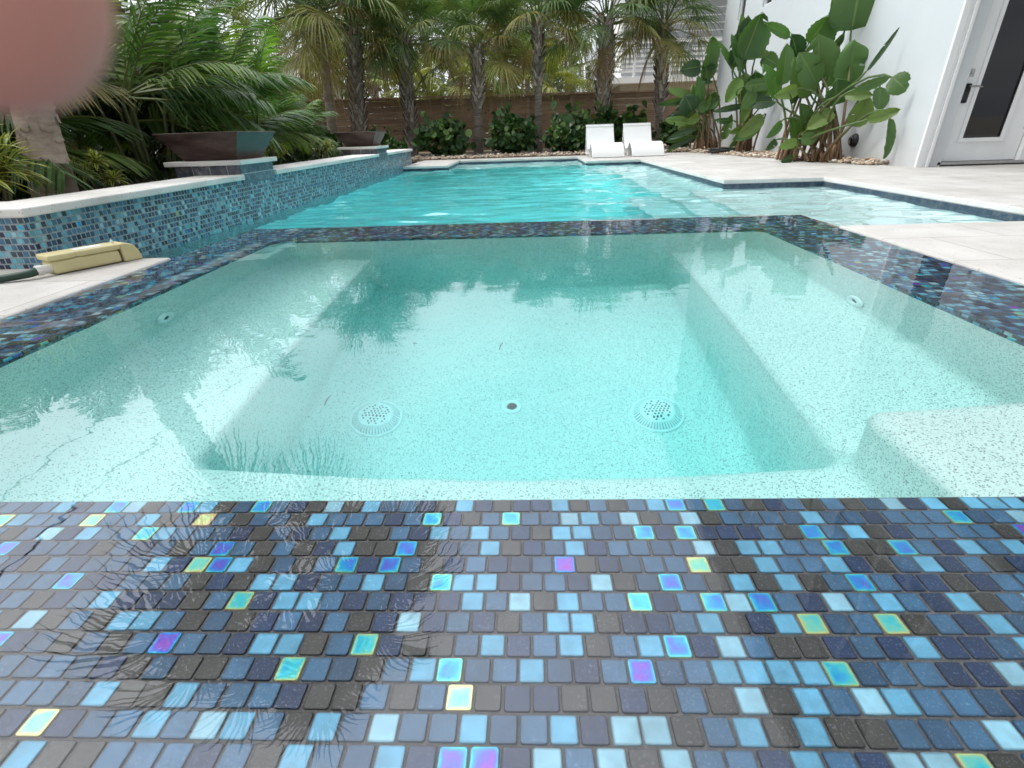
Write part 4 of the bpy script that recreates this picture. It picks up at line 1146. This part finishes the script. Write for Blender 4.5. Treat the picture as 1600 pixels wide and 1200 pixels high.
A(A3, -3.4, 7.6, 2.0, .8, 'low feathery palm clump beside the far copper bowl with fronds over the coping')
A(A1, -4.7, 5.3, 2.4, 1.15, 'tall feathery palm clump deep in the planter behind the near bowl clump')
A(A2, -4.5, 8.2, 1.2, 1.1, 'tall feathery palm clump deep in the planter before the fence end')
A(A1, -5.0, 3.9, 4.0, 1.0, 'feathery palm clump deep in the planter directly behind the grey trunk')
A(A2, -6.0, 6.6, 3.0, 1.35, 'largest feathery palm clump at the very back of the planter')
A(A2, -4.1, 7.0, 5.0, 1.05, 'feathery palm clump filling the planter behind the far bowl clump')
A(A1, -5.6, 2.7, 5.2, 1.05, 'tall feathery palm clump at the extreme left edge of the planter')
A(A3, -4.6, 3.0, 1.0, 1.0, 'low feathery palm clump left of the grey trunk by the striped plant')
A(A1, -6.4, 10.6, .8, 1.2, 'feathery palm clump in the bed beyond the planter end')
# one young upright bright frond
m = MB(); rr = random.Random(5)
for az, el in ((.9, 80), (-.2, 74), (2.2, 70)): frond(m, rr, (-2.95, 6.05, .55), az, rad(el), 1.0, (.20, .34, .04), .5, 34, .3)
tag(m.build('young_palm_fronds', [ARE, STALK]), 'bright lime young fronds standing up between the bowls', 'palm fronds')

# ------------------------------------------------------------------ striped yellow plants along the coping
def striped(seed, parent, heads=5, L=.2):
    rr = random.Random(seed); m = MB(); ms = MB()
    for h in range(heads):
        hx, hy, hz = (rr.uniform(-.13, .13), rr.uniform(-.16, .16), rr.uniform(.06, .24)) if h else (0, 0, .26)
        ms.tube([(hx * .4, hy * .4, -.02), (hx, hy, hz)], [.010, .007], 5, 0, (.16, .13, .07, 1))
        for k in range(34):
            u = k / 34; az = k * 2.4 + rr.uniform(-.2, .2); el = rad(85 - 105 * u); l = L * rr.uniform(.75, 1.1)
            hzv = Vector((math.cos(az), math.sin(az), 0)); sv = Vector((-math.sin(az), math.cos(az), 0)); p = Vector((hx, hy, hz)); e = el
            n0 = len(m.v); cr_ = []
            for q, wd in enumerate((.5, .95, 1, .75, .05)):
                w_ = .0145 * wd
                for s_ in (-1, -.42, .42, 1): m.v.append(tuple(p + sv * w_ * s_ + Z * (abs(s_) * .35 * w_)))
                p = p + (hzv * math.cos(e) + Z * math.sin(e)) * l / 4; e -= .22
            for q in range(4):
                a = n0 + q * 4
                for b, c in ((0, (.52, .52, .12)), (1, (.09, .16, .035)), (2, (.52, .52, .12))):
                    m.face((a + b, a + b + 1, a + b + 5, a + b + 4), 0, vcol(c, rr, .12))
    m.build('leaf_rosettes', GRAPE, parent); ms.build('stem', STALK, parent)
SG = 'yellow striped plants along the coping'
def st(x, y, lab, seed, heads, L):
    t = thing('striped_dracaena', (x, y, .19), lab, 'plant', SG); striped(seed, t, heads, L); return t
S1 = st(-2.62, 2.52, 'large yellow striped spiky plant at the far left end of the planter', 31, 6, .24)
S2 = st(-2.70, 3.34, 'yellow striped plant at the coping just before the near bowl pedestal', 32, 4, .125)
S2.scale = (.75, .75, .75); S2.location.z = .17
S3 = dup(S2, (-2.58, 4.72, .19), 1.2, .85, 'small yellow striped plant just past the near bowl pedestal', SG)
S4 = dup(S2, (-2.60, 6.75, .19), 2.2, .8, 'pale small yellow striped plant just before the far bowl pedestal', SG)
S5 = dup(S2, (-2.66, 5.6, .17), 3.2, .8, 'yellow striped plant midway along the coping between the bowls', SG)

# ------------------------------------------------------------------ round leaved shrubs before the fence
def grape(seed, parent, rx, rz, n=520):
    rr = random.Random(seed); m = MB(); ms = MB()
    for k in range(16):
        a = rr.uniform(0, 6.28); r = rr.uniform(.2, .95); z = rz * rr.uniform(.55, 1.35)
        e = Vector((math.cos(a) * r * rx, math.sin(a) * r * rx * .8, z)); ms.tube([(e.x * .15, e.y * .15, 0), (e.x * .6, e.y * .6, z * .6), e], [.012, .009, .004], 5, 0, (.17, .11, .07, 1))
        for q in range(7):
            p = Vector((e.x * .6, e.y * .6, z * .6)).lerp(e, q / 6)
            leafdisc(m, rr, p + Vector((rr.gauss(0, .03), rr.gauss(0, .03), rr.gauss(0, .02))), rr.uniform(.05, .085), z / (rz * 1.35))
    for k in range(n):
        v = Vector((rr.gauss(0, 1), rr.gauss(0, 1), rr.gauss(0, 1))).normalized() * rr.uniform(.55, 1.0) ** .6
        lump = 1 + .45 * noise.noise(v * 1.9 + Vector((seed, 0, 0)))
        p = Vector((v.x * rx * lump, v.y * rx * .8 * lump, rz * .5 + v.z * rz * .52 * lump))
        if p.z < .02: continue
        leafdisc(m, rr, p, rr.uniform(.045, .09), p.z / rz)
    m.build('leaves', GRAPE, parent); ms.build('stems', STALK, parent)
def leafdisc(m, rr, p, r, hgt):
    n = Vector((rr.gauss(0, .6), rr.gauss(-.35, .6), rr.uniform(.15, 1))).normalized(); a = n.orthogonal().normalized(); b = n.cross(a)
    c = (.055, .125, .036) if rr.random() < .72 else (.13, .23, .055)
    if rr.random() < .02: c = (.15, .13, .04)
    c = vcol(c, rr, .28); n0 = len(m.v)
    for k in range(9):
        w_ = 2 * PI * k / 9; q = r * (1 - .12 * (k == 0)); m.v.append(tuple(p + a * math.cos(w_) * q + b * math.sin(w_) * q * .92 + n * (.12 * r * (1 if k % 9 in (2, 7) else 0))))
    m.face(tuple(range(n0, n0 + 9)), 0, c)
GG = 'round leaved shrubs in front of the fence'
def gr(x, y, seed, rx, rz, lab, n=520):
    t = thing('sea_grape_shrub', (x, y, 0), lab, 'shrub', GG); grape(seed, t, rx, rz, n); return t
g1 = gr(-1.88, 12.3, 41, .60, .74, 'dense round leaved shrub left of the half booted palm')
g2 = gr(-.35, 12.3, 42, .56, .76, 'dense round leaved shrub between the half booted palm and the thin smooth palm')
g3 = gr(.93, 12.2, 43, .56, .72, 'dense round leaved shrub between the thin smooth palm and the left lounger')
dup(g2, (1.6, 12.55, 0), 2.6, .95, 'round leaved shrub directly behind the left white lounger', GG)
dup(g1, (-3.35, 12.4, 0), 2.0, .72, 'smaller round leaved shrub behind the far copper bowl', GG)
dup(g2, (-4.5, 12.2, 0), 1.0, .75, 'smaller round leaved shrub at the leftmost slender trunk', GG)
dup(g3, (2.25, 12.5, 0), 2.5, .95, 'round leaved shrub behind the gap of the two white loungers', GG)
dup(g2, (3.35, 12.45, 0), 4.0, .92, 'round leaved shrub right of the right lounger by the paddle leaves', GG)
dup(g1, (-2.75, 11.3, 0), 4.2, .5, 'little round leaved shrub at the far end of the mosaic wall', GG)

# ------------------------------------------------------------------ giant paddle-leaved plants by the house
LC=[(3.86,7.31,1.44,3.79,7.21,1.88,0.52),(3.86,7.50,1.56,3.66,7.40,1.86,0.26),(3.56,7.30,0.94,3.45,7.20,1.38,0.44),(3.46,7.10,0.87,3.18,7.00,1.18,0.28),(3.86,7.15,0.87,3.80,7.05,1.29,0.45),(3.46,7.45,1.33,3.59,7.35,1.59,0.37),(3.15,7.30,0.89,3.10,7.20,1.30,0.21),(3.32,7.40,1.19,3.16,7.30,1.41,0.21),(3.18,7.40,1.39,2.82,7.30,1.52,0.12),(3.68,6.47,0.93,3.86,6.38,1.31,0.05),(3.69,7.00,0.65,3.61,6.90,0.91,0.37),(3.21,7.00,0.81,2.94,6.90,0.75,0.15),(3.57,6.40,0.76,3.86,6.31,0.86,0.10),(3.86,6.46,0.78,3.86,6.37,0.55,0.20),(3.73,6.09,0.84,3.86,6.00,0.72,0.21),(3.60,6.10,0.46,3.86,6.01,0.55,0.11),(3.84,6.14,0.47,3.86,6.05,0.08,0.13),(3.79,6.69,0.41,3.86,6.60,0.70,0.23),(3.60,6.65,0.71,3.86,6.55,0.71,0.11),(3.64,6.90,0.56,3.34,6.80,0.40,0.18),(3.47,7.10,0.33,3.31,7.00,0.67,0.21),(3.34,6.90,0.28,3.49,6.80,0.30,0.15),(3.29,6.90,0.25,3.06,6.80,0.20,0.11),(3.14,7.10,0.47,2.96,7.00,0.30,0.11),(3.39,7.45,0.68,3.26,7.35,1.13,0.20),(3.78,7.50,1.29,3.83,7.40,1.40,0.12),(3.52,7.50,0.74,3.49,7.40,1.08,0.24),(3.82,7.50,0.86,3.76,7.40,1.18,0.24)]
LB=[(3.36,9.30,1.37,3.50,9.20,1.94,0.42),(3.36,9.40,1.38,3.26,9.30,1.94,0.20),(3.34,9.30,1.26,3.10,9.20,1.68,0.12),(3.48,9.30,1.42,3.71,9.20,1.42,0.12),(3.64,9.28,1.39,3.86,9.18,1.25,0.22),(3.36,9.07,0.98,3.86,8.98,1.01,0.17),(3.36,9.30,1.11,3.14,9.20,0.77,0.20),(3.53,9.10,0.94,3.37,9.00,0.68,0.19),(3.48,9.10,0.75,3.86,9.00,0.76,0.19),(3.73,9.10,0.57,3.37,9.00,0.29,0.22),(3.47,9.30,0.72,2.99,9.20,0.66,0.10),(3.49,9.30,0.39,3.28,9.20,0.33,0.10),(3.67,9.40,0.84,3.58,9.30,1.21,0.37),(3.84,9.40,0.85,3.81,9.30,1.24,0.27),(3.58,9.40,0.84,3.41,9.30,1.18,0.22)]
LA=[(3.28,10.80,1.39,3.24,10.70,1.87,0.30),(3.15,10.80,1.41,2.78,10.70,1.37,0.26),(3.28,10.80,1.39,3.41,10.70,1.39,0.11),(3.21,10.80,0.79,3.11,10.70,1.28,0.20),(3.09,10.80,0.71,2.91,10.70,0.96,0.37),(3.33,10.80,0.83,3.54,10.70,0.91,0.23),(3.01,10.80,0.96,2.59,10.70,1.08,0.14),(3.19,10.80,0.73,3.40,10.70,0.85,0.17),(3.16,10.80,0.40,2.65,10.70,0.25,0.11),(3.07,10.80,0.52,2.59,10.70,0.58,0.17),(3.23,10.80,0.63,2.98,10.70,0.52,0.17),(3.20,10.80,0.26,2.67,10.70,0.08,0.09),(3.74,10.80,0.22,3.81,10.70,0.63,0.17),(3.45,10.80,0.74,3.42,10.70,1.03,0.23)]
def paddle(m, rr, B, T, W, col, arch=.06):
    B, T = Vector(B), Vector(T); ax = T - B; L = ax.length; ax.normalize()
    view = Vector((rr.uniform(-.35, .35), -1, rr.uniform(-.1, .35))).normalized()
    sv = ax.cross(view).normalized(); nv = sv.cross(ax).normalized()
    if nv.dot(view) < 0: nv = -nv
    fold = rr.uniform(.12, .5); n = 18; hal = 5
    curl = rr.uniform(-.10, .16); n0 = len(m.v); uvs = []
    bend = rr.uniform(.02, .13) * L
    tears = [(rr.uniform(.25, .9), rr.choice((-1, 1))) for _ in range(rr.choice((0, 0, 1, 1, 2)))]
    for i in range(n + 1):
        u = i / n
        prof = (math.sin(PI * min(1, (u * .93 + .05))) ** .55) * (1 - .25 * u) * 1.12 if 0 < u < 1 else .02
        if u > .93: prof *= (1 - u) / .07 * .8 + .15
        c = B + ax * L * u - nv * bend * (u - .2) ** 2 * 2.2 + nv * bend * .5
        for j in range(-hal, hal + 1):
            f = j / hal
            wv = .5 * W * prof * f
            edge = 1 + .05 * math.sin(u * 40 + f * 3 + L * 9) * abs(f)
            p = c + sv * wv * edge * math.cos(fold) + nv * abs(wv) * math.sin(fold) + nv * curl * W * f * f * (.5 + u) - Z * abs(f) ** 2 * W * .05
            for (tu, ts) in tears:
                if ts * f > 0 and 0 <= u - tu < .08: p = p - ax * .02 * abs(f) - nv * .09 * W * abs(f)
            m.v.append(tuple(p)); uvs.append((.5 + .5 * f, u))
    K = 2 * hal + 1
    skip = set()
    for (tu, ts) in tears:
        i = int(tu * n)
        for j in range(2 * hal):
            f = (j + .5 - hal) / hal
            if ts * f > .35: skip.add((i, j))
    for i in range(n):
        for j in range(2 * hal):
            if (i, j) in skip: continue
            q = (i * K + j, i * K + j + 1, (i + 1) * K + j + 1, (i + 1) * K + j)
            m.face(tuple(n0 + a for a in q), 0, col, [uvs[a] for a in q])
    return B, ax
def paddle_plant(name_loc, LST, seed, bases, label):
    rr = random.Random(seed)
    t = thing('giant_paddle_plant', (*name_loc, .02), label, 'plant', 'giant paddle leaved plants along the white wall')
    o = Vector((*name_loc, .02)); ms = MB()
    LST = LST + [(q[0] + rr.uniform(-.12, .06), q[1] + .12, q[2] - rr.uniform(.0, .22), q[3] + rr.uniform(-.2, .1), q[4] + .1, q[5] - rr.uniform(.0, .25), q[6] * .9) for q in LST if rr.random() < .7 and q[3] < 3.75]
    for q in LST:
        B, T, W = Vector(q[0:3]) - o, Vector(q[3:6]) - o, q[6] * 1.12
        g = rr.random()
        col = vcol((.095, .20, .05) if g < .5 else ((.18, .29, .07) if g < .85 else (.05, .115, .045)), rr, .18)
        m = MB(); _, ax = paddle(m, rr, B, T, W, col)
        bs = Vector(rr.choice(bases)) - o; bs.x += rr.uniform(-.15, .13); bs.y += rr.uniform(-.15, .15); bs.z = 0
        lf = m.build('leaf', BAN, t, True)
        c1 = bs + Vector((0, 0, max(.12, B.z * .55))) + (B - bs) * .18; c2 = B - ax * min(.25, (B - bs).length * .3)
        pts = [bs * (1 - u) ** 3 + c1 * 3 * u * (1 - u) ** 2 + c2 * 3 * u * u * (1 - u) + B * u ** 3 for u in (0, .15, .3, .45, .6, .75, .9, 1)]
        m = MB(); cs = [(.20, .12, .07, 1), (.20, .14, .07, 1), (.17, .16, .07, 1), (.10, .14, .045, 1), (.10, .16, .05, 1), (.10, .16, .05, 1), (.12, .19, .06, 1), (.12, .19, .06, 1)]
        m.tube(pts, [.017, .016, .015, .014, .013, .012, .011, .009], 7, 0, cap=False, cols=cs); m.build('stalk', STALK, lf, True)
    for b in bases:   # stubby brown pseudo stems
        for k in range(4):
            p = Vector(b) - o; p.x += rr.uniform(-.1, .1); p.y += rr.uniform(-.1, .1); hgt = rr.uniform(.08, .24); p.z = -.01
            v = rr.uniform(.6, 1.2)
            ms.tube([p, p + Vector((rr.uniform(-.05, .05), rr.uniform(-.05, .05), hgt))], [.026, .02], 7, 0, (.26 * v, .15 * v, .08 * v, 1))
    ms.build('stem_bases', STALK, t, True)
    return t
paddle_plant((3.5, 7.1), LC, 3, [(3.42, 7.25, 0), (3.62, 7.0, 0), (3.72, 6.9, 0)], 'largest clump of paddle leaves on the wall nearest the glazed door')
paddle_plant((3.62, 9.4), LB, 4, [(3.62, 9.4, 0)], 'middle clump of paddle leaves with one tall broad leaf beside the black hose coil')
paddle_plant((3.35, 10.85), LA, 5, [(3.32, 10.85, 0), (3.6, 10.85, 0)], 'farthest clump of paddle leaves by the house corner and the fence')

# tangled low ground cover in the planter shade
m = MB(); rr = random.Random(9)
for k in range(2600):
    x = rr.uniform(-6.5, -2.45); y = rr.uniform(2.5, 9.6)
    if x > -3.0 and y < 3.9: continue
    a = rr.uniform(0, 6.28); l = rr.uniform(.12, .4); el = rad(rr.uniform(15, 80)); d = Vector((math.cos(a) * math.cos(el), math.sin(a) * math.cos(el), math.sin(el))); s_ = Vector((-math.sin(a), math.cos(a), 0)) * rr.uniform(.008, .02)
    p = Vector((x, y, .18)); c = vcol((.035, .065, .02), rr, .4)
    m.poly([p - s_ * .4, p + s_ * .4, p + d * l * .6 + s_, p + d * l * .6 - s_], 0, c); q = p + d * l * .6; m.poly([q - s_, q + s_, p + d * l - Z * .2 * l], 0, c)
tag(m.build('undergrowth', ARE), 'dark low leafy undergrowth covering the planter soil', None, None, 'stuff')
# hedge along the left boundary
m = MB(); rr = random.Random(23)
for k in range(9000):
    y = rr.uniform(-2, 16); x = -8.6 + rr.gauss(0, .35); h = 3.1 + .6 * noise.noise(Vector((y * .6, 3, 0)))
    p = Vector((x, y, rr.random() ** .8 * h)); n = Vector((rr.gauss(.7, 1), rr.gauss(0, 1), rr.gauss(.4, 1))).normalized(); a = n.orthogonal().normalized() * rr.uniform(.10, .2); b = n.cross(a)
    m.poly([p - a, p + b * .6, p + a, p - b * .6], 0, vcol((.045, .08, .028), rr, .35))
tag(m.build('boundary_hedge', GRAPE), 'dark clipped hedge closing the garden behind the left planter', 'hedge')
# far garden hedge mass beyond the neighbours
m = MB(); rr = random.Random(19)
for k in range(9000):
    x = rr.uniform(-22, 3.2); y = 26 + rr.uniform(0, 4); h = 3.2 + .9 * noise.noise(Vector((x * .35, 1, 0))) + .4 * noise.noise(Vector((x * 1.3, 5, 0)))
    z = rr.random() ** .7 * h; p = Vector((x, y, z)); n = Vector((rr.gauss(0, 1), rr.gauss(-.6, 1), rr.gauss(.5, 1))).normalized(); a = n.orthogonal().normalized() * rr.uniform(.08, .2); b = n.cross(a)
    m.poly([p - a, p + b * .6, p + a, p - b * .6], 0, vcol((.05, .085, .028) if rr.random() < .7 else (.10, .13, .04), rr, .35))
tag(m.build('far_foliage', GRAPE), 'loose mass of distant garden foliage past the fence', None, None, 'stuff')
# ------------------------------------------------------------------ photographer's hand: one fingertip strays over the lens
def M_skin():
    t = NT('skin'); o = t.obj(); n = t.noise(o, 260, 3); b = t.noise(o, 60, 3)
    t.bs(Base_Color=t.ramp(b, [(.3, (.50, .21, .165)), (.7, (.60, .29, .23))]), Roughness=.55, Normal=t.bump(n, .2, .0004))
    t.b.inputs['Subsurface Weight'].default_value = .25; t.b.inputs['Subsurface Radius'].default_value = (.004, .0015, .0008); t.b.inputs['Subsurface Scale'].default_value = 1
    return t.m
SKIN = M_skin()
Cc = Vector((0, 0, Hc))
def cp(x, y, d):  # a place given right / up / ahead of the lens, metres
    return Cc + rt * x + up * y + fw * d
d0 = .025
tip = (-.0243, .0185, d0)
nodes = []; edges = []; radii = []
def node(p, r): nodes.append(cp(*p)); radii.append(r); return len(nodes) - 1
def chain(start, pts):
    prev = start
    for p, r in pts:
        k = node(p, r); edges.append((prev, k)); prev = k
wrist = node((-.150, -.010, .020), .026)
palm = node((-.128, .018, .022), .030); edges.append((wrist, palm))
kn = node((-.110, .040, .026), .020); edges.append((palm, kn))
chain(kn, [((-.088, .052, .032), .0098), ((-.068, .0475, .037), .0100), ((-.0420, .030, .030), .0090), (tip, .0074)])
kn2 = node((-.118, .052, .026), .018); edges.append((palm, kn2))
chain(kn2, [((-.100, .072, .034), .0098), ((-.076, .080, .040), .009), ((-.060, .082, .042), .0075)])
kn3 = node((-.130, .058, .026), .017); edges.append((palm, kn3))
chain(kn3, [((-.116, .086, .034), .0094), ((-.094, .098, .040), .0086), ((-.078, .102, .042), .0072)])
kn4 = node((-.142, .056, .024), .015); edges.append((palm, kn4))
chain(kn4, [((-.136, .086, .030), .008), ((-.120, .104, .035), .0072), ((-.108, .110, .037), .006)])
chain(palm, [((-.110, .002, .006), .013), ((-.092, -.004, -.010), .0105), ((-.078, -.002, -.018), .0085)])
chain(wrist, [((-.190, -.050, .018), .030), ((-.235, -.095, .016), .034)])
me = bpy.data.meshes.new('hand'); me.from_pydata([tuple(n) for n in nodes], edges, [])
ho = bpy.data.objects.new('hand', me); COL.objects.link(ho)
sk = ho.modifiers.new('skin', 'SKIN'); sk.use_smooth_shade = True
for i, r in enumerate(radii): me.skin_vertices[0].data[i].radius = (r, r)
me.skin_vertices[0].data[wrist].use_root = True
ss = ho.modifiers.new('sub', 'SUBSURF'); ss.levels = 2; ss.render_levels = 2
me.materials.append(SKIN)
tag(ho, 'pinkish fingertip of a hand straying across the upper left, out of focus', 'hand')
